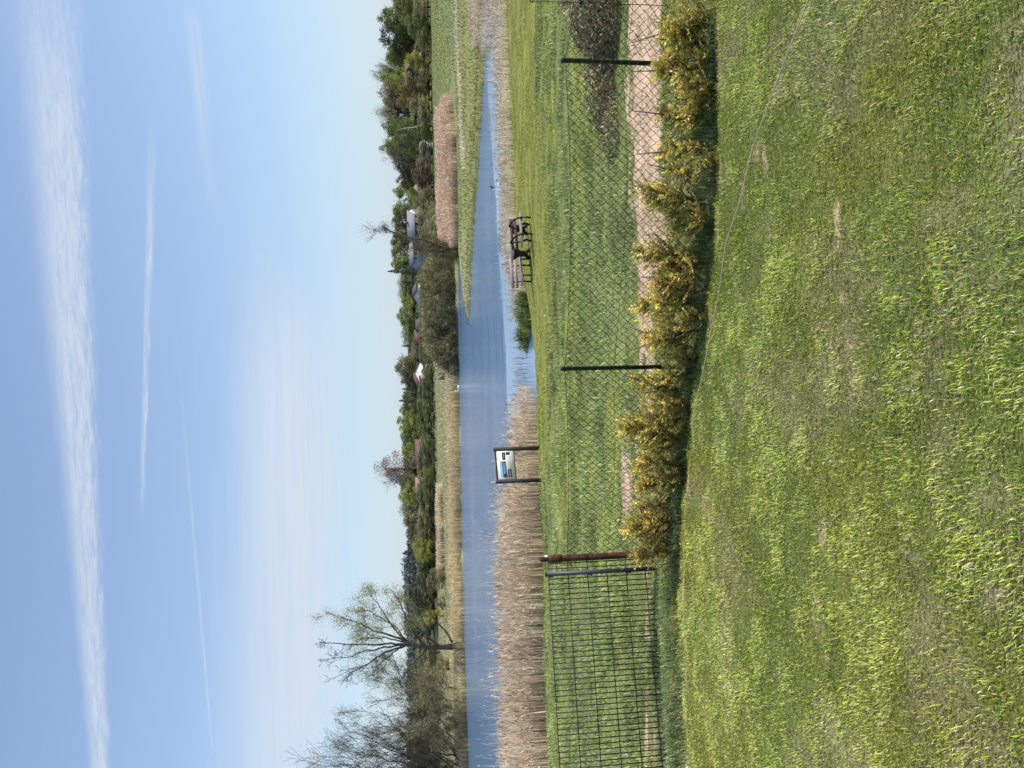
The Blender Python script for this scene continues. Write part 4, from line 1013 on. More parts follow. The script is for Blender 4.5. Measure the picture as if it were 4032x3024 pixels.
def pole():
    b = P(1708, 311, 160); root = empty('wooden_pole', (b[0], 160, Zt(b[0], 160))); tag(root, 'thin dark pole at the far edge of the right meadow', 'pole')
    h = P(1632, 313, 160)[2] - root.location.z
    m = MB(); m.tube([(0, 0, -.2), (0, 0, h)], [.1, .06], 7); m.build('shaft', M_bark, root)
    m = MB(); m.box(-.35, .35, -.04, .04, h, h + .1); m.build('crossbar', M_bark, root)
pole()

def meadow_board():
    b = P(1752, 1482, 118); root = empty('meadow_board', (b[0], 118, Zt(b[0], 118)), 0.2); tag(root, 'small grey board on two dark posts at the end of the willow bush', 'board')
    z0 = root.location.z; zt = P(1724, 1482, 118)[2] - z0
    for x in (-.5, .5):
        m = MB(); m.box(x - .06, x + .06, -.05, .05, 0, zt); m.build('post', M_woodd, root)
    m = MB(); m.box(-.44, .44, -.03, .03, zt * .35, zt * .85); m.build('panel', M_boards, root)
meadow_board()

# ------------------------------------------------------------------ birds
def bird(name, label, loc, yaw, L, bodym, headm, neck=0.5, cat='duck', wing=None):
    root = empty(name, loc, yaw); tag(root, label, cat)
    pr = [(0.0, -.5), (0.10, -.44), (0.19, -.28), (0.24, -.05), (0.23, .15), (0.17, .33), (0.08, .44), (0, .47)]
    m = MB(); M = Matrix.Rotation(PI / 2, 4, 'Y')
    m.lathe([(r * L, z * L) for r, z in pr], n=14, M=M @ Matrix.Scale(0.8, 4, (0, 0, 1)))
    V = m.V[0]; V[:, 2] = V[:, 2] * 0.9 + 0.1 * L + np.where(V[:, 0] < -0.3 * L, 0.06 * L, 0)
    m.build('body', bodym, root, True)
    m = MB(); hz = neck * L
    m.tube([(.36 * L, 0, .12 * L), (.46 * L, 0, .25 * L), (.44 * L, 0, hz), (.5 * L, 0, hz + .06 * L)], [.09 * L, .065 * L, .055 * L, .05 * L], 8)
    m.lathe([(0, -.08 * L), (.06 * L, -.05 * L), (.08 * L, 0), (.06 * L, .05 * L), (0, .08 * L)], c=(.5 * L, 0, hz + .06 * L), n=10)
    m.build('head', headm, root, True)
    m = MB(); m.tube([(.56 * L, 0, hz + .05 * L), (.7 * L, 0, hz + .02 * L)], [.03 * L, .012 * L], 6); m.build('beak', M_beak, root)
    m = MB()
    for s in (-1, 1): m.lathe([(0, -.38 * L), (.1 * L, -.2 * L), (.12 * L, .05 * L), (0, .28 * L)], c=(0, 0, 0), n=8, M=Matrix.Translation((0, s * .14 * L, .2 * L)) @ Matrix.Rotation(PI / 2, 4, 'Y'))
    m.build('wing', wing or bodym, root, True)
sw = P(1809, 1527, 89.5); bird('swan', 'white swan on the water near the far shore', (sw[0], 89.3, ZW), 2.6, 0.95, M_feath, M_feath, 0.6, 'swan')
a = P(1978, 724, 42.5); bird('duck', 'white duck with dark head among the right shore reeds', (a[0], 42.3, ZW), 0.5, 0.42, M_feath, M_dfeath, 0.42)
a = P(1940, 738, 46.5); bird('duck', 'dark duck on the channel next to the white one', (a[0], 46.5, ZW), 1.0, 0.38, M_dfeath, M_dfeath, 0.5)

# ------------------------------------------------------------------ info board
def info_board():
    a = Gt(2137, 1890); b = Gt(2131, 1763)
    a = np.array([P(2137, 1890, 26.6)[0], 26.6, 0]); b = np.array([P(2131, 1764, 27.3)[0], 27.3, 0])
    c = (a + b) / 2; W = math.hypot(*(b - a)[:2]); yaw = math.atan2(b[1] - a[1], b[0] - a[0])
    zb = Zt(c[0], c[1])
    root = empty('information_board', (c[0], c[1], zb), yaw); tag(root, 'information board with white panel and dark posts in front of the reeds', 'sign')
    zt = P(1948, 1827, 26.95)[2] - zb
    for s in (-1, 1):
        m = MB(); m.box(s * W / 2 - .055, s * W / 2 + .055, -.055, .055, -.2, zt); m.build('post', M_signpost, root)
    z1 = zt - 0.03; z0 = zt - 0.76
    m = MB(); x0, x1 = -W / 2 + .056, W / 2 - .056
    m.box(x0, x1, -.03, .03, z1 - .05, z1); m.box(x0, x1, -.03, .03, z0, z0 + .03)
    m.build('frame', M_black, root)
    m = MB(); m.box(x0, x1, -.02, .02, z0 + .031, z1 - .051); pn = m.build('panel', M_white, root)
    pw = x1 - x0; ph = z1 - .05 - z0 - .03; zT = z1 - .05
    def cm(name, c): return flat_mat(name, c, 0.5, var=0.15, scale=6)
    def rect(nm, a0, a1, b0, b1, mat, y=-.0235):
        q = MB(); q.add([(x0 + a0 * pw, y, zT - b1 * ph), (x0 + a1 * pw, y, zT - b1 * ph), (x0 + a1 * pw, y, zT - b0 * ph), (x0 + a0 * pw, y, zT - b0 * ph)], [(0, 1, 2), (0, 2, 3)])
        return q.build(nm, mat, pn)
    # thin grey inner border, coloured header band
    bd = cm('grey_border', (0.25, 0.27, 0.3))
    for r in ((.03, .97, .055, .062), (.03, .97, .93, .937), (.03, .036, .062, .93), (.964, .97, .062, .93)): pass
    q = MB()
    for (a0, a1, b0, b1) in ((.02, .98, .93, .94), (.02, .028, .05, .93), (.972, .98, .05, .93)):
        q.add([(x0 + a0 * pw, -.0225, zT - b1 * ph), (x0 + a1 * pw, -.0225, zT - b1 * ph), (x0 + a1 * pw, -.0225, zT - b0 * ph), (x0 + a0 * pw, -.0225, zT - b0 * ph)], [(0, 1, 2), (0, 2, 3)])
    q.build('border_line', bd, pn)
    rect('header_band', .03, .33, .035, .08, cm('peach_print', (0.75, 0.52, 0.32)))
    rect('header_band', .67, .97, .035, .08, cm('peach_print2', (0.75, 0.52, 0.32)))
    tx = cm('grey_print', (0.25, 0.26, 0.3))
    q = MB(); rng = np.random.default_rng(2)
    def line(a0, a1, b, t=.006):
        x = a0
        while x < a1:
            w = rng.uniform(.012, .04); e = min(x + w, a1)
            q.add([(x0 + x * pw, -.0228, zT - (b + t) * ph), (x0 + e * pw, -.0228, zT - (b + t) * ph), (x0 + e * pw, -.0228, zT - b * ph), (x0 + x * pw, -.0228, zT - b * ph)], [(0, 1, 2), (0, 2, 3)])
            x = e + .008
    line(.36, .64, .05, .022)
    for k in range(6): line(.68, .93, .14 + k * .026)
    for k in range(10): line(.40, .80, .575 + k * .025)
    q.build('printed_text', tx, pn)
    # pictures
    m_, nt, out = nmat('lake_photo')
    tc = N(nt, 'ShaderNodeTexCoord'); sp = N(nt, 'ShaderNodeSeparateXYZ'); nt.links.new(tc.outputs['Generated'], sp.inputs[0])
    cr = N(nt, 'ShaderNodeValToRGB'); nt.links.new(sp.outputs['Z'], cr.inputs[0])
    e = cr.color_ramp.elements; e[0].position = 0; e[0].color = (.012, .03, .05, 1); e[1].position = 1; e[1].color = (.30, .48, .75, 1)
    for p_, c_ in ((.3, (.12, .25, .42, 1)), (.46, (.2, .36, .6, 1)), (.5, (.02, .04, .05, 1)), (.58, (.02, .04, .05, 1)), (.62, (.25, .42, .7, 1))):
        x_ = e.new(p_); x_.color = c_
    p = N(nt, 'ShaderNodeBsdfPrincipled'); p.inputs['Roughness'].default_value = .4; nt.links.new(cr.outputs[0], p.inputs['Base Color']); nt.links.new(p.outputs[0], out.inputs[0])
    rect('printed_photo', .08, .63, .16, .53, m_)
    rect('printed_photo', .50, .63, .33, .51, cm('photo_green', (0.12, 0.16, 0.05)), -.0240)
    rect('printed_photo', .08, .20, .36, .53, cm('photo_dark', (0.01, 0.012, 0.015)), -.0241)
    rect('printed_photo', .67, .93, .32, .52, cm('photo_black', (0.008, 0.008, 0.008)))
    rect('printed_photo', .72, .88, .40, .45, cm('photo_insect', (0.25, 0.25, 0.22)), -.0240)
    rect('printed_photo', .84, .935, .55, .78, cm('photo_navy', (0.01, 0.015, 0.04)))
    rect('printed_photo', .08, .35, .59, .81, cm('photo_brown', (0.03, 0.025, 0.025)))
    rect('printed_photo', .11, .32, .68, .72, cm('photo_branch', (0.3, 0.28, 0.25)), -.0240)
    q = MB(); q.lathe([(.0, 0), (.028, 0)], n=14, M=Matrix.Translation((x0 + .115 * pw, -.0236, zT - .885 * ph)) @ Matrix.Rotation(PI / 2, 4, 'X')); q.build('round_logo', tx, pn)
info_board()

# ------------------------------------------------------------------ benches and table
YAW = math.radians(26)
def plank(mb, x0, x1, yc, wd, zc, th, tilt=0.0):
    M = Matrix.Translation((0, yc, zc)) @ Matrix.Rotation(tilt, 4, 'X')
    mb.box(x0, x1, -wd / 2, wd / 2, -th / 2, th / 2, M)

def bench(label, px, py, d, L, legs, plankm, arms=True, yaw=YAW, flip=1):
    q = Gt(px, py); d = q[1]; root = empty('bench', (q[0], d, Zt(q[0], d)), yaw); root.scale = (d / 30.0,) * 3; tag(root, label, 'bench', 'benches by the pond')
    for k, yy in enumerate((-.16, 0.0, .16)):
        m = MB(); plank(m, -L / 2, L / 2, yy, .13, .44, .035); m.build('seat', plankm, root) if False else m.build('seat_plank', M_wood, root)
    for k, zz in enumerate((.62, .79)):
        m = MB(); plank(m, -L / 2, L / 2, flip * (.27 + .04 * k), .12, zz, .035, PI / 2 - flip * .2); m.build('back_plank', plankm, root)
    for x in legs:
        m = MB()
        if arms:  # D-shaped bent flat bar: runner, curved side, up to the back
            pts = [(x, b_ * flip, c_) for b_, c_ in ((.34, .86), (.2, .84), (.04, .79), (-.12, .70), (-.23, .56), (-.28, .40), (-.29, .22), (-.27, .08), (-.26, 0))]
            m.tube(pts, .042, 6)
            m.tube([(x, -.28 * flip, .41), (x, .24 * flip, .41), (x, .33 * flip, .86)], .04, 6)
            m.tube([(x, .2 * flip, .4), (x, .10 * flip, .2), (x, .2 * flip, .02)], .045, 6)
        else:
            m.tube([(x, -.2, 0), (x, -.18, .42), (x, .25 * flip, .42), (x, .34 * flip, .86)], .034, 6)
            m.tube([(x, .25 * flip, .42), (x, .26 * flip, .0)], .034, 6)
            m.box(x - .03, x + .03, -.28, .32, 0.0, .04)
        m.build('leg', M_black, root)
    return root
bench('right bench with dark slatted back and round black side arms', 2093, 905, 30.2, 1.55, (-.42, .42), M_woodd, True)
bench('left bench with pale planks on thin black legs by the sedge', 2093, 1058, 29.2, 1.5, (-.45, .35), M_wood, False)
def table():
    q = Gt(2084, 950); root = empty('picnic_table', (q[0], q[1], Zt(q[0], q[1])), YAW); root.scale = (q[1] / 30.0,) * 3; tag(root, 'long picnic table with pale top and black pedestal between the benches', 'table')
    for yy in (-.24, -.08, .08, .24):
        m = MB(); plank(m, -.85, .85, yy, .145, .74, .06); m.build('top_plank', M_wood, root)
    for x in (-.62, .62):
        m = MB()
        m.tube([(x, -.3, .70), (x, -.1, .5), (x, -.06, .25), (x, -.32, .02)], [.1, .09, .08, .08], 7)
        m.tube([(x, .3, .70), (x, .1, .5), (x, .06, .25), (x, .32, .02)], [.1, .09, .08, .08], 7)
        m.box(x - .04, x + .04, -.16, .16, .12, .66)
        m.build('leg', M_black, root)
table()

# ------------------------------------------------------------------ fences
def fence_pt(py, d, xtop):
    q = P(xtop, py, d); return np.array([q[0], d, q[2]])
T0 = fence_pt(-190, 5.6, 2235); T1 = fence_pt(238, 5.85, 2222); T2 = fence_pt(1452, 6.5, 2222); T3 = fence_pt(2196, 7.3, 2230)
def chain_fence():
    root = empty('chain_link_fence', (T2[0], T2[1], Zt(T2[0], T2[1]))); b = np.array(root.location)
    tag(root, 'low green chain link fence with two round green posts behind the yellowing hedge', 'fence')
    for T, pxt in ((T1, 2208), (T2, 2207)):
        top = P(pxt, 238 if T is T1 else 1456, T[1])
        m = MB(); zb = Zt(T[0], T[1]) - .25
        r = .0195
        pts_h = top[2]
        m.lathe([(0, zb), (r, zb), (r, pts_h - .02), (r * 1.12, pts_h - .018), (r * 1.12, pts_h - .004), (r * .8, pts_h), (0, pts_h + .002)], c=(T[0] - b[0], T[1] - b[1], -b[2]), n=16)
        m.build('post', M_green, root, True)
        for hz in (pts_h - .03, pts_h - .45):
            m = MB(); m.tube([(T[0] - b[0] - .03, T[1] - b[1] - .024, hz - b[2]), (T[0] - b[0] + .03, T[1] - b[1] - .024, hz - b[2])], .004, 5); m.build('wire_clip', M_wire, root)
    # top, middle wires with sag
    spans = [(T0, T1), (T1, T2), (T2, T3)]
    Yoff = -0.026
    H2 = (0.47, 0.47, 0.43)
    wt, wm = MB(), MB(); mesh = MB()
    R = 0.0025
    for si, (A, B) in enumerate(spans):
        L = math.hypot(B[0] - A[0], B[1] - A[1])
        def top(s, A=A, B=B, L=L, si=si):
            f = s / L; sag = .05 * 4 * f * (1 - f) * (1 if si != 2 else .5)
            return A[2] * (1 - f) + B[2] * f - sag
        def pt(s, z, A=A, B=B, L=L):
            f = s / L; return (A[0] * (1 - f) + B[0] * f - b[0], A[1] * (1 - f) + B[1] * f + Yoff - b[1], z - b[2])
        ss = np.linspace(0, L, 26)
        wt.tube([pt(s, top(s)) for s in ss], .0022, 5)
        wm.tube([pt(s, top(s) - H2[si] - .02 * math.sin(s * 2)) for s in ss], .0018, 5)
        p, q = 0.074, 0.078            # horizontal and vertical pitch of the diamonds
        Hh = 0.98
        n = int(L / p) + 1; nz = int(Hh / q)
        for sgn in (-1, 1):
            for k in range(-nz - 2, n + nz + 2):
                pts = []
                steps = int(Hh / (q / 2))
                for j in range(steps + 1):
                    s = k * p + sgn * j * p / 2
                    if s < -0.001 or s > L + .001:
                        if len(pts) > 1: mesh.tube(pts, R, 3, cap=False)
                        pts = []; continue
                    wz = .006 * math.sin(s * 7 + j * .9) + .004 * math.sin(j * 2.1 + s * 3)
                    ws = .004 * math.sin(j * 1.7 + k)
                    pts.append(pt(min(max(s + ws, 0), L), top(s) - j * q / 2 + (wz if j else 0)))
                if len(pts) > 1: mesh.tube(pts, R, 3, cap=False)
    wt.build('top_wire', M_wire, root); wm.build('middle_wire', M_wire, root); mesh.build('wire_netting', M_wire, root)
chain_fence()

def rusty_post():
    q = P(2128, 2203, 7.34); x, y = q[0], 7.34; zb = Zt(x, y)
    root = empty('rusty_post', (x, y, zb)); tag(root, 'thick rusty brown pipe post where the netting ends', 'post')
    zt = q[2] - zb
    m = MB(); m.lathe([(.034, -.3), (.034, zt - .19), (.0345, zt - .188), (0.034, zt - .15), (.034, zt - .10)], n=20); m.build('pipe', M_rust, root, True)
    m = MB(); m.lathe([(.034, zt - .215), (.0405, zt - .213), (.0405, zt - .082), (.037, zt - .078), (0, zt - .078)], n=20); m.build('collar', M_rust, root, True)
    m = MB(); m.lathe([(.026, zt - .08), (.026, zt - .002), (.02, zt + .002), (0, zt + .002)], n=12); m.build('stub', M_rustd, root, True)
    m = MB(); m.box(.022, .036, -.02, .012, zt - .078, zt - .045); m.build('white_bracket', M_white, root)
    for hz in (zt - .29, zt - .48, zt - .63):
        m = MB(); a = np.linspace(0, 2 * PI, 14); m.tube([(.0365 * math.cos(t), .0365 * math.sin(t), hz + .006 * math.sin(3 * t)) for t in a], .0022, 4)
        m.tube([(.036, -.01, hz), (.05, -.03, hz - .02), (.028, -.045, hz - .05), (.06, -.05, hz - .03)], .0018, 4)
        m.build('tie_wire', M_wire, root)
rusty_post()

def mesh_panel():
    A = P(2150, 2262, 7.25); x, y = A[0], 7.25; zb = Zt(x, y)
    B = P(2200, 3024, 6.85)
    ang = math.atan2(B[1] - y, B[0] - x) + PI      # fence runs to the left
    root = empty('wire_mesh_fence', (x, y, zb), ang + PI); tag(root, 'dark double wire mesh fence panel with square post at the left', 'fence')
    # local +x runs along the fence towards the left of the view
    zt = A[2] - zb
    m = MB(); m.box(-.02, .02, -.03, .03, -.25, zt); m.build('post', M_anth, root)
    m = MB(); m.box(-.0215, .0215, -.0315, .0315, zt, zt + .008); m.build('post_cap', M_black, root)
    ztop = P(2160, 2262, 7.29)[2] - zb
    yb = -.045  # behind the post as seen from the camera (local -y is away)
    m = MB()
    L0, L1 = -0.16, 2.5
    slope = (Zt(x + math.cos(ang + PI) * 2.5, y + math.sin(ang + PI) * 2.5) - zb) / 2.5
    hz = [ztop - .2 * k for k in range(6)]
    for z in hz:
        m.tube([(L0, yb + .005, z), (L1, yb + .005, z + 0.0)], .0035, 6); m.tube([(L0, yb - .007, z), (L1, yb - .007, z)], .0035, 6)
    xs = np.arange(L0 + .01, L1, .05)
    for xx in xs: m.tube([(xx, yb - .001, ztop - 1.06), (xx, yb - .001, ztop + .004)], .0052, 5)
    m.build('mesh_panel', M_anthw, root)
    for z in (ztop, ztop - .4, ztop - .8):
        q = MB(); q.box(.018, .032, -.05, .035, z - .03, z - .002); q.build('clamp', M_black, root)
mesh_panel()

def edge_rod():
    q = P(2093, 4, 6.3); root = empty('ring_rod', (q[0], 6.3, Zt(q[0], 6.3))); tag(root, 'thin black rod with ring ends at the right edge', 'rod')
    zt = q[2] - root.location.z
    m = MB(); m.tube([(.012, 0, -.1), (.006, 0, zt * .5), (.0, 0, zt - .02)], .0035, 6); m.build('shaft', M_black, root)
    for z in (zt, zt - .44):
        m = MB(); a = np.linspace(0, 2 * PI, 16); m.tube([(.014 * math.cos(t) + .004, 0, z + .014 * math.sin(t)) for t in a], .006, 6); m.build('ring', M_black, root)
edge_rod()

def cord():
    pts = []
    img = [(3250, -60), (3120, 260), (3000, 590), (2950, 780), (2895, 960), (2860, 1160), (2815, 1330), (2780, 1480), (2745, 1640), (2740, 1690)]
    for i, (a, b) in enumerate(img):
        g = Gt(a, b); lift = .05 if i < 6 else .03
        pts.append((g[0], g[1], g[2] + lift))
    pts = np.array(pts)
    t = np.linspace(0, len(pts) - 1, 60); P3 = np.stack([np.interp(t, range(len(pts)), pts[:, k]) for k in range(3)], 1)
    m = MB(); m.tube(P3, .0032, 6); o = m.build('cord', M_cord, None, True)
    tag(o, 'thin straw-coloured cord stretched diagonally across the lawn', 'cord')
cord()

# ------------------------------------------------------------------ hedge of young conifers
YEL = [(0.72, 0.56, 0.12), (0.88, 0.74, 0.24), (0.58, 0.44, 0.08)]
BRN = [(0.44, 0.32, 0.08), (0.56, 0.42, 0.13), (0.34, 0.22, 0.07)]
OLV = [(0.32, 0.32, 0.07), (0.21, 0.24, 0.055), (0.44, 0.42, 0.12)]
def thuja(py, off, h, wid, mix, label, seed):
    rng = np.random.default_rng(seed)
    y = 5.6
    for _ in range(6):
        x = (1512 - py) / F_PX * y; y = float(hedge_edge(np.array([x]))[0]) + off * 0.85 - 0.10
    zb = Zt(x, y)
    root = empty('hedge_conifer', (x, y, zb)); tag(root, label, 'conifer', 'young yellowing conifers of the hedge')
    tb, cb = MB(), MB()
    lean = rng.normal(0, .22, 2)
    tb.tube([(0, 0, -.05), (lean[0] * h * .5, lean[1] * h * .5, h * .5), (lean[0] * h, lean[1] * h, h * .92)], [.011, .007, .003], 6)
    wid *= rng.uniform(.8, 1.3); h *= rng.uniform(.75, 1.12) * (0.76 if py < 750 else 0.84); nb = int(118 * h / .6 * (wid / .3))
    PV, PD, PC, PL = [], [], [], []
    for k in range(nb):
        f = rng.uniform(0.02, 1.0) ** 1.1; a = rng.uniform(0, 2 * PI); el = rng.uniform(0.3, 1.0)
        z0 = f * h * .88; L = wid * (1.15 - .75 * f) * rng.uniform(.6, 1.15)
        d = np.array([math.cos(a) * math.cos(el), math.sin(a) * math.cos(el), math.sin(el)])
        p0 = np.array([lean[0] * z0, lean[1] * z0, z0]); npt = 6; pts = [p0]
        dd = d.copy()
        for i in range(npt):
            dd = dd + np.array([0, 0, .10]) + rng.normal(0, .08, 3); dd /= np.linalg.norm(dd); pts.append(pts[-1] + dd * L / npt)
        pts = np.array(pts); tb.tube(pts[:5], np.linspace(.003, .0012, 5), 3, cap=False)
        side = np.cross(dd, np.array([0, 0, 1.0])); side /= np.linalg.norm(side) + 1e-9
        up2 = np.cross(side, dd)
        rr = rng.random(); toneb = rng.uniform(.6, 1.4)
        r_ = rng.random(); pal = YEL if r_ < mix[0] else (BRN if r_ < mix[0] + mix[1] else OLV)
        m = int(46 * (L / .25))
        t = rng.uniform(.12, 1, m); idx = t * npt; i0 = np.clip(idx.astype(int), 0, npt - 1); fr = (idx - i0)[:, None]
        q = pts[i0] * (1 - fr) + pts[i0 + 1] * fr
        s = rng.choice([-1, 1], m); ln = rng.uniform(.018, .055, m) * (1.1 - .5 * t)
        dr = dd[None, :] * .8 + (s[:, None] * side[None, :]) * .8 + rng.normal(0, .28, (m, 3))
        PV.append(q); PD.append(dr); PL.append(ln)
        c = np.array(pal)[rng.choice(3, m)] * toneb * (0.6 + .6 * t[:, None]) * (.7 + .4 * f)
        PC.append(c)
    PV = np.vstack(PV); PD = np.vstack(PD); PL = np.concatenate(PL); PC = np.vstack(PC)
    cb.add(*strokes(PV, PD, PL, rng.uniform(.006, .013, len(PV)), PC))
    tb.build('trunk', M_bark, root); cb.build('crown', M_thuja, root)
CON = [
 (35, .30, .62, .30, (.45, .2), 'bushy conifer at the right end of the hedge, cut by the edge'),
 (130, .42, .50, .24, (.35, .3), 'olive conifer just right of the right green post'),
 (235, .38, .55, .24, (.6, .2), 'bright yellow conifer in front of the right green post'),
 (325, .22, .42, .22, (.3, .45), 'small brown-tipped conifer left of the right green post'),
 (440, .40, .60, .26, (.3, .3), 'tall loose conifer in front of the sandy path'),
 (560, .34, .55, .26, (.6, .2), 'yellow conifer on the right with a bright flame-like side'),
 (680, .30, .52, .22, (.3, .4), 'dull bronze conifer between two brighter ones, right half'),
 (790, .42, .68, .24, (.25, .25), 'tall thin olive conifer in front of the bare path'),
 (905, .36, .62, .26, (.5, .25), 'yellow and olive conifer below the picnic benches'),
 (1015, .42, .66, .26, (.3, .4), 'tall bronze-olive conifer, third to the right of the middle post'),
 (1105, .26, .55, .24, (.25, .6), 'rust-brown conifer right of the brightest one'),
 (1195, .34, .66, .28, (.7, .2), 'brightest yellow conifer near the middle of the hedge'),
 (1300, .36, .60, .24, (.5, .3), 'yellow conifer just right of the middle post'),
 (1385, .40, .56, .22, (.25, .45), 'brown conifer touching the middle green post'),
 (1480, .30, .40, .18, (.4, .3), 'low conifer left of the middle green post'),
 (1560, .42, .64, .24, (.55, .3), 'orange-yellow conifer reaching up left of the middle post'),
 (1665, .38, .62, .26, (.55, .3), 'yellow conifer with a tall tip, left half'),
 (1755, .28, .52, .24, (.45, .35), 'bronze conifer leaning forward below the information board'),
 (1840, .40, .58, .28, (.75, .15), 'dense golden conifer below the information board'),
 (1925, .30, .52, .22, (.5, .35), 'golden-brown conifer left of the information board'),
 (2010, .34, .46, .22, (.25, .55), 'low brown conifer beside the bare patch'),
 (2085, .36, .62, .27, (.35, .45), 'tall bronze conifer second from the rusty post'),
 (2165, .40, .58, .26, (.2, .5), 'dark bronze conifer right of the rusty post'),
 (180, .20, .26, .20, (.2, .6), 'small bronze seedling conifer between the first two at the right'),
 (380, .26, .30, .2, (.5, .2), 'small yellow-green conifer left of the brown-tipped one'),
 (620, .16, .26, .2, (.1, .3), 'low green conifer under the bright flame-like one'),
 (850, .18, .28, .2, (.1, .3), 'low olive conifer at the front edge, right of the hedge centre'),
 (1240, .14, .28, .22, (.15, .5), 'low rusty conifer at the foot of the brightest one'),
 (1430, .16, .26, .2, (.05, .3), 'low green conifer at the front, beneath the middle post'),
 (1620, .18, .28, .2, (.2, .6), 'low rusty conifer in front of the orange-yellow one'),
 (1890, .16, .28, .22, (.1, .3), 'low olive conifer in front of the dense golden one'),
 (2215, .22, .40, .20, (.3, .5), 'low brown conifer at the foot of the rusty post'),
]
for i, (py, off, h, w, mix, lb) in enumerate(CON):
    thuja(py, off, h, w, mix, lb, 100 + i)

# ------------------------------------------------------------------ bramble heap behind the fence, right
def bramble(label, cx, cy, rx, ry, h, n, seed, dead):
    rng = np.random.default_rng(seed)
    root = empty('bramble_heap', (cx, cy, Zt(cx, cy))); tag(root, label, 'bramble')
    tb, cb = MB(), MB()
    def surf(a, r): return np.array([math.cos(a) * rx * r, math.sin(a) * ry * r, h * max(0, 1 - r ** 2.2)])
    for k in range(n):
        a = rng.uniform(0, 2 * PI); r = rng.uniform(0, 1) ** .5; p = surf(a, r); 
        g = np.array([p[0], p[1], Zt(cx + p[0], cy + p[1]) - root.location.z])
        a2 = a + rng.normal(0, .9); r2 = min(1.1, max(0.0, r + rng.uniform(-.2, .45))); e = surf(a2, r2)
        top = p + np.array([0, 0, rng.uniform(.0, .16)])
        e = e + np.array([0, 0, Zt(cx + e[0], cy + e[1]) - root.location.z])
        top = top + np.array([0, 0, g[2]])
        t = np.linspace(0, 1, 7)[:, None]
        pts = g * (1 - t) ** 2 + 2 * t * (1 - t) * (top * 1.15) + t ** 2 * e + rng.normal(0, .015, (7, 3))
        tb.tube(pts, np.linspace(.006, .003, 7), 3, cap=False)
    m = n * 24
    a = rng.uniform(0, 2 * PI, m); r = rng.uniform(0, 1, m) ** .5
    px = np.cos(a) * rx * r; py = np.sin(a) * ry * r
    zz = terrain(cx + px, cy + py) - root.location.z + h * np.maximum(0, 1 - r ** 2.2) * rng.uniform(.25, 1.05, m)
    pos = np.stack([px, py, zz], 1)
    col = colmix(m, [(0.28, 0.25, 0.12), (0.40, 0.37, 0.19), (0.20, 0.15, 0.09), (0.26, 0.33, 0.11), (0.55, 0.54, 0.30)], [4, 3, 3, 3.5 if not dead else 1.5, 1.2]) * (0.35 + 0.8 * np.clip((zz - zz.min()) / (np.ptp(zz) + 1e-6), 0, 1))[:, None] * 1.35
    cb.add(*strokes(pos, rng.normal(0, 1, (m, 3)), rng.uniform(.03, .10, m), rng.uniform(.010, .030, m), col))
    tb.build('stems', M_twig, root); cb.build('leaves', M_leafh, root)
bramble('dry brown bramble heap behind the netting at the right edge', 5.2, 9.3, 1.25, 1.1, .62, 330, 1, True)
bramble('dry brown bramble heap behind the right green post', 4.0, 9.7, .65, .7, .32, 130, 2, False)
bramble('low grey-brown bramble patch left of the right green post', 3.35, 9.3, .5, .5, .13, 60, 3, False)
bramble('tall dry bramble mass at the right end beyond the path', 6.8, 9.6, 1.7, 1.3, 1.2, 380, 4, True)

# ------------------------------------------------------------------ camera
cam_d = bpy.data.cameras.new('camera'); cam = bpy.data.objects.new('camera', cam_d); COL.objects.link(cam)
cam_d.sensor_fit = 'HORIZONTAL'; cam_d.sensor_width = 36.0; cam_d.lens = F_PX / 4032 * 36.0
cam_d.clip_start = 0.05; cam_d.clip_end = 20000
X = -_u; Y = _r; Zc = -_F
cam.matrix_world = Matrix(((X[0], Y[0], Zc[0], 0), (X[1], Y[1], Zc[1], 0), (X[2], Y[2], Zc[2], 0), (0, 0, 0, 1)))
scene.camera = cam

# ------------------------------------------------------------------ light
SUN_DIR = np.array([0.985, -0.14]); SUN_DIR /= np.linalg.norm(SUN_DIR)
EL = math.radians(42)
s = Vector((SUN_DIR[0] * math.cos(EL), SUN_DIR[1] * math.cos(EL), math.sin(EL)))
sd = bpy.data.lights.new('sun', 'SUN'); sd.energy = 5.0; sd.angle = math.radians(0.55); sd.color = (1.0, 0.94, 0.86)
so = bpy.data.objects.new('sun', sd); COL.objects.link(so)
so.rotation_euler = s.to_track_quat('Z', 'Y').to_euler(); so.location = (0, 0, 30)

w = bpy.data.worlds.new('World'); scene.world = w; w.use_nodes = True
nt = w.node_tree; nt.nodes.clear()
out = nt.nodes.new('ShaderNodeOutputWorld'); bg = nt.nodes.new('ShaderNodeBackground')
sky = nt.nodes.new('ShaderNodeTexSky'); sky.sky_type = 'NISHITA'; sky.sun_disc = False
sky.sun_elevation = EL; sky.sun_rotation = math.atan2(SUN_DIR[0], SUN_DIR[1])
sky.air_density = 1.0; sky.dust_density = 0.3; sky.ozone_density = 1.6; sky.altitude = 0
SKYK = 0.15
tc = nt.nodes.new('ShaderNodeTexCoord'); sep = nt.nodes.new('ShaderNodeSeparateXYZ'); nt.links.new(tc.outputs['Generated'], sep.inputs[0])
def M_(op, a, b=None, c=None, clamp=False):
    n = nt.nodes.new('ShaderNodeMath'); n.operation = op; n.use_clamp = clamp
    for i, v in enumerate((a, b, c)):
        if v is None: continue
        if isinstance(v, (int, float)): n.inputs[i].default_value = v
        else: nt.links.new(v, n.inputs[i])
    return n.outputs[0]
zc = M_('MAXIMUM', sep.outputs['Z'], 0.02)
PX = M_('DIVIDE', sep.outputs['X'], zc); PY = M_('DIVIDE', sep.outputs['Y'], zc)
def plane(x, y):
    v = raydir(x, y); return np.array([v[0] / v[2], v[1] / v[2]])
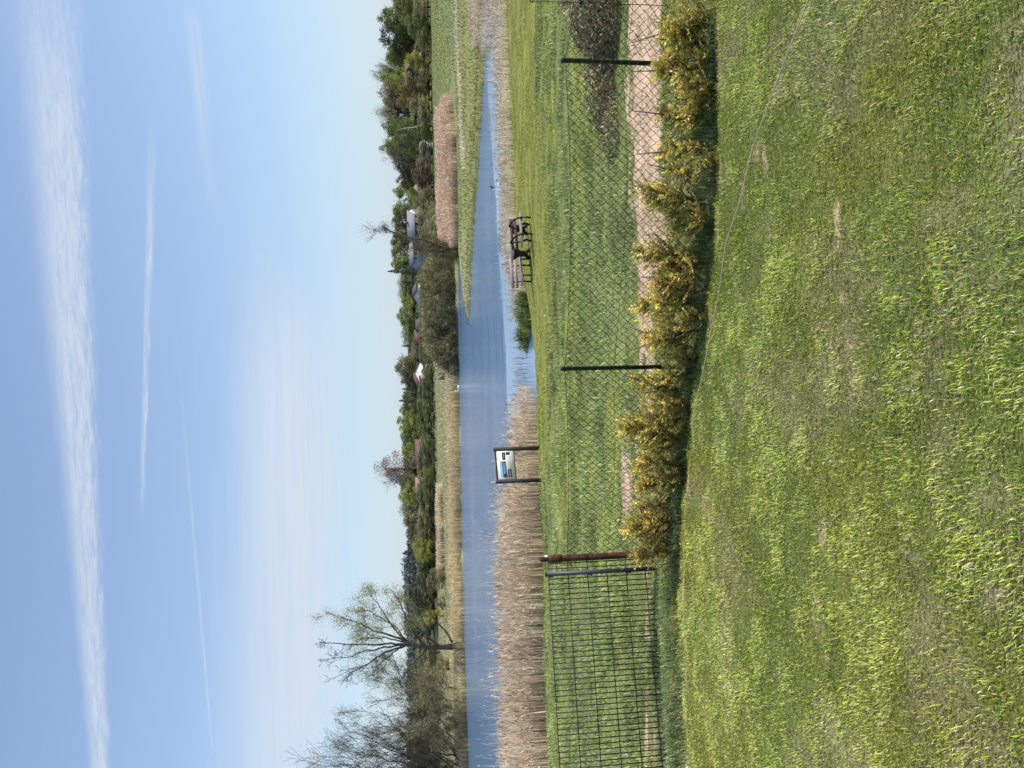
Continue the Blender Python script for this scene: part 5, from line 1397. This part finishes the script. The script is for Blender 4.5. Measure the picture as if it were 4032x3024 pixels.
def smooth(a, b, v):
    n = nt.nodes.new('ShaderNodeMapRange'); n.interpolation_type = 'SMOOTHSTEP'
    n.inputs[1].default_value = a; n.inputs[2].default_value = b; nt.links.new(v, n.inputs[0]); return n.outputs[0]
masks = []
def streak(A, B, wA, wB, strength, fadeA=0.1, fadeB=0.1, nscale=3.0, stretch=0.12, rough=0.65, ext=0.0, lo=0.35, hi=0.7):
    """a cloud band that is straight at cloud height, from sky point A to B"""
    a = plane(*A); b = plane(*B); L = np.linalg.norm(b - a); t = (b - a) / L; nn = np.array([-t[1], t[0]])
    ha = abs(np.dot(plane(A[0] + wA, A[1]) - a, nn)); hb = abs(np.dot(plane(B[0] + wB, B[1]) - b, nn))
    al = M_('ADD', M_('MULTIPLY', PX, float(t[0])), M_('MULTIPLY_ADD', PY, float(t[1]), float(-np.dot(a, t))))
    ac = M_('ADD', M_('MULTIPLY', PX, float(nn[0])), M_('MULTIPLY_ADD', PY, float(nn[1]), float(-np.dot(a, nn))))
    f = M_('DIVIDE', al, float(L))
    hw = M_('MAXIMUM', M_('MULTIPLY_ADD', f, float(hb - ha), float(ha)), float(min(ha, hb) * .5))
    cv = nt.nodes.new('ShaderNodeCombineXYZ')
    nt.links.new(M_('MULTIPLY', al, stretch * nscale * 6), cv.inputs[0]); nt.links.new(M_('MULTIPLY', ac, nscale * 6), cv.inputs[1]); cv.inputs[2].default_value = len(masks) * 3.7
    nz = nt.nodes.new('ShaderNodeTexNoise'); nz.inputs['Scale'].default_value = 1.0; nz.inputs['Detail'].default_value = 7; nz.inputs['Roughness'].default_value = rough
    nz.inputs['Distortion'].default_value = 0.4
    nt.links.new(cv.outputs[0], nz.inputs['Vector'])
    n = nz.outputs[0]
    dist = M_('DIVIDE', M_('ABSOLUTE', M_('ADD', ac, M_('MULTIPLY', M_('SUBTRACT', n, 0.5), M_('MULTIPLY', hw, 1.0)))), hw)
    core = M_('SUBTRACT', 1.0, smooth(0.25, 1.15, dist))
    ends = M_('MULTIPLY', smooth(-0.001 - ext, fadeA - ext, f), M_('SUBTRACT', 1.0, smooth(1.0 - fadeB + ext, 1.001 + ext, f)))
    m = M_('MULTIPLY', M_('MULTIPLY', core, ends), M_('MULTIPLY', M_('MULTIPLY_ADD', smooth(lo, hi, n), 0.75, 0.35), strength))
    masks.append(m)
streak((195, 0), (395, 3000), 125, 46, 0.8, .3, .12, 5.0, .3, rough=.75, ext=.12, lo=.3, hi=.72)
streak((170, 0), (330, 2000), 170, 90, 0.30, .1, .5, 7.0, .5, rough=.7, ext=.1, lo=.42, hi=.7)
streak((603, 420), (557, 2080), 22, 11, 0.62, .25, .15, 4, .25)
streak((684, 1200), (842, 3024), 7, 6, 0.45, .6, .1, 5, .3, ext=0.0)
streak((755, 0), (850, 1000), 42, 30, 0.4, .1, .7, 2, .2)
streak((1095, 850), (1165, 3100), 100, 170, 0.8, .35, .1, 0.8, .22, rough=.5, lo=.25, hi=.8)
streak((1230, 1000), (1265, 3100), 130, 110, 0.75, .3, .1, 0.9, .2, rough=.5, lo=.25, hi=.8)
streak((985, 1200), (1010, 3200), 55, 60, 0.22, .3, .1, 2, .1, lo=.45, hi=.7)
tot = masks[0]
for m in masks[1:]: tot = M_('SUBTRACT', 1.0, M_('MULTIPLY', M_('SUBTRACT', 1.0, tot), M_('SUBTRACT', 1.0, m)))
sc = nt.nodes.new('ShaderNodeVectorMath'); sc.operation = 'SCALE'; sc.inputs['Scale'].default_value = SKYK
nt.links.new(sky.outputs[0], sc.inputs[0])
mx = nt.nodes.new('ShaderNodeMix'); mx.data_type = 'RGBA'
hz = M_('MULTIPLY', M_('POWER', 2.718, M_('MULTIPLY', zc, -1 / 0.16)), 0.84)
mh = nt.nodes.new('ShaderNodeMix'); mh.data_type = 'RGBA'; mh.inputs[0].default_value = 0.14
nt.links.new(sc.outputs[0], mh.inputs[6]); mh.inputs[7].default_value = (0.78, 1.10, 1.85, 1)      # thin high veil
mg = nt.nodes.new('ShaderNodeMix'); mg.data_type = 'RGBA'; nt.links.new(hz, mg.inputs[0])
nt.links.new(mh.outputs[2], mg.inputs[6]); mg.inputs[7].default_value = (0.54, 0.665, 0.78, 1)     # pale haze low in the sky
nt.links.new(tot, mx.inputs[0]); nt.links.new(mg.outputs[2], mx.inputs[6]); mx.inputs[7].default_value = (0.69, 0.76, 0.865, 1)
nt.links.new(mx.outputs[2], bg.inputs[0]); bg.inputs[1].default_value = 1.0
nt.links.new(bg.outputs[0], out.inputs[0])

scene.view_settings.view_transform = 'Standard'; scene.view_settings.look = 'None'; scene.view_settings.exposure = 0
scene.cycles.max_bounces = 4; scene.cycles.diffuse_bounces = 2; scene.cycles.glossy_bounces = 2; scene.cycles.transmission_bounces = 2; scene.cycles.transparent_max_bounces = 4
scene.cycles.use_adaptive_sampling = True
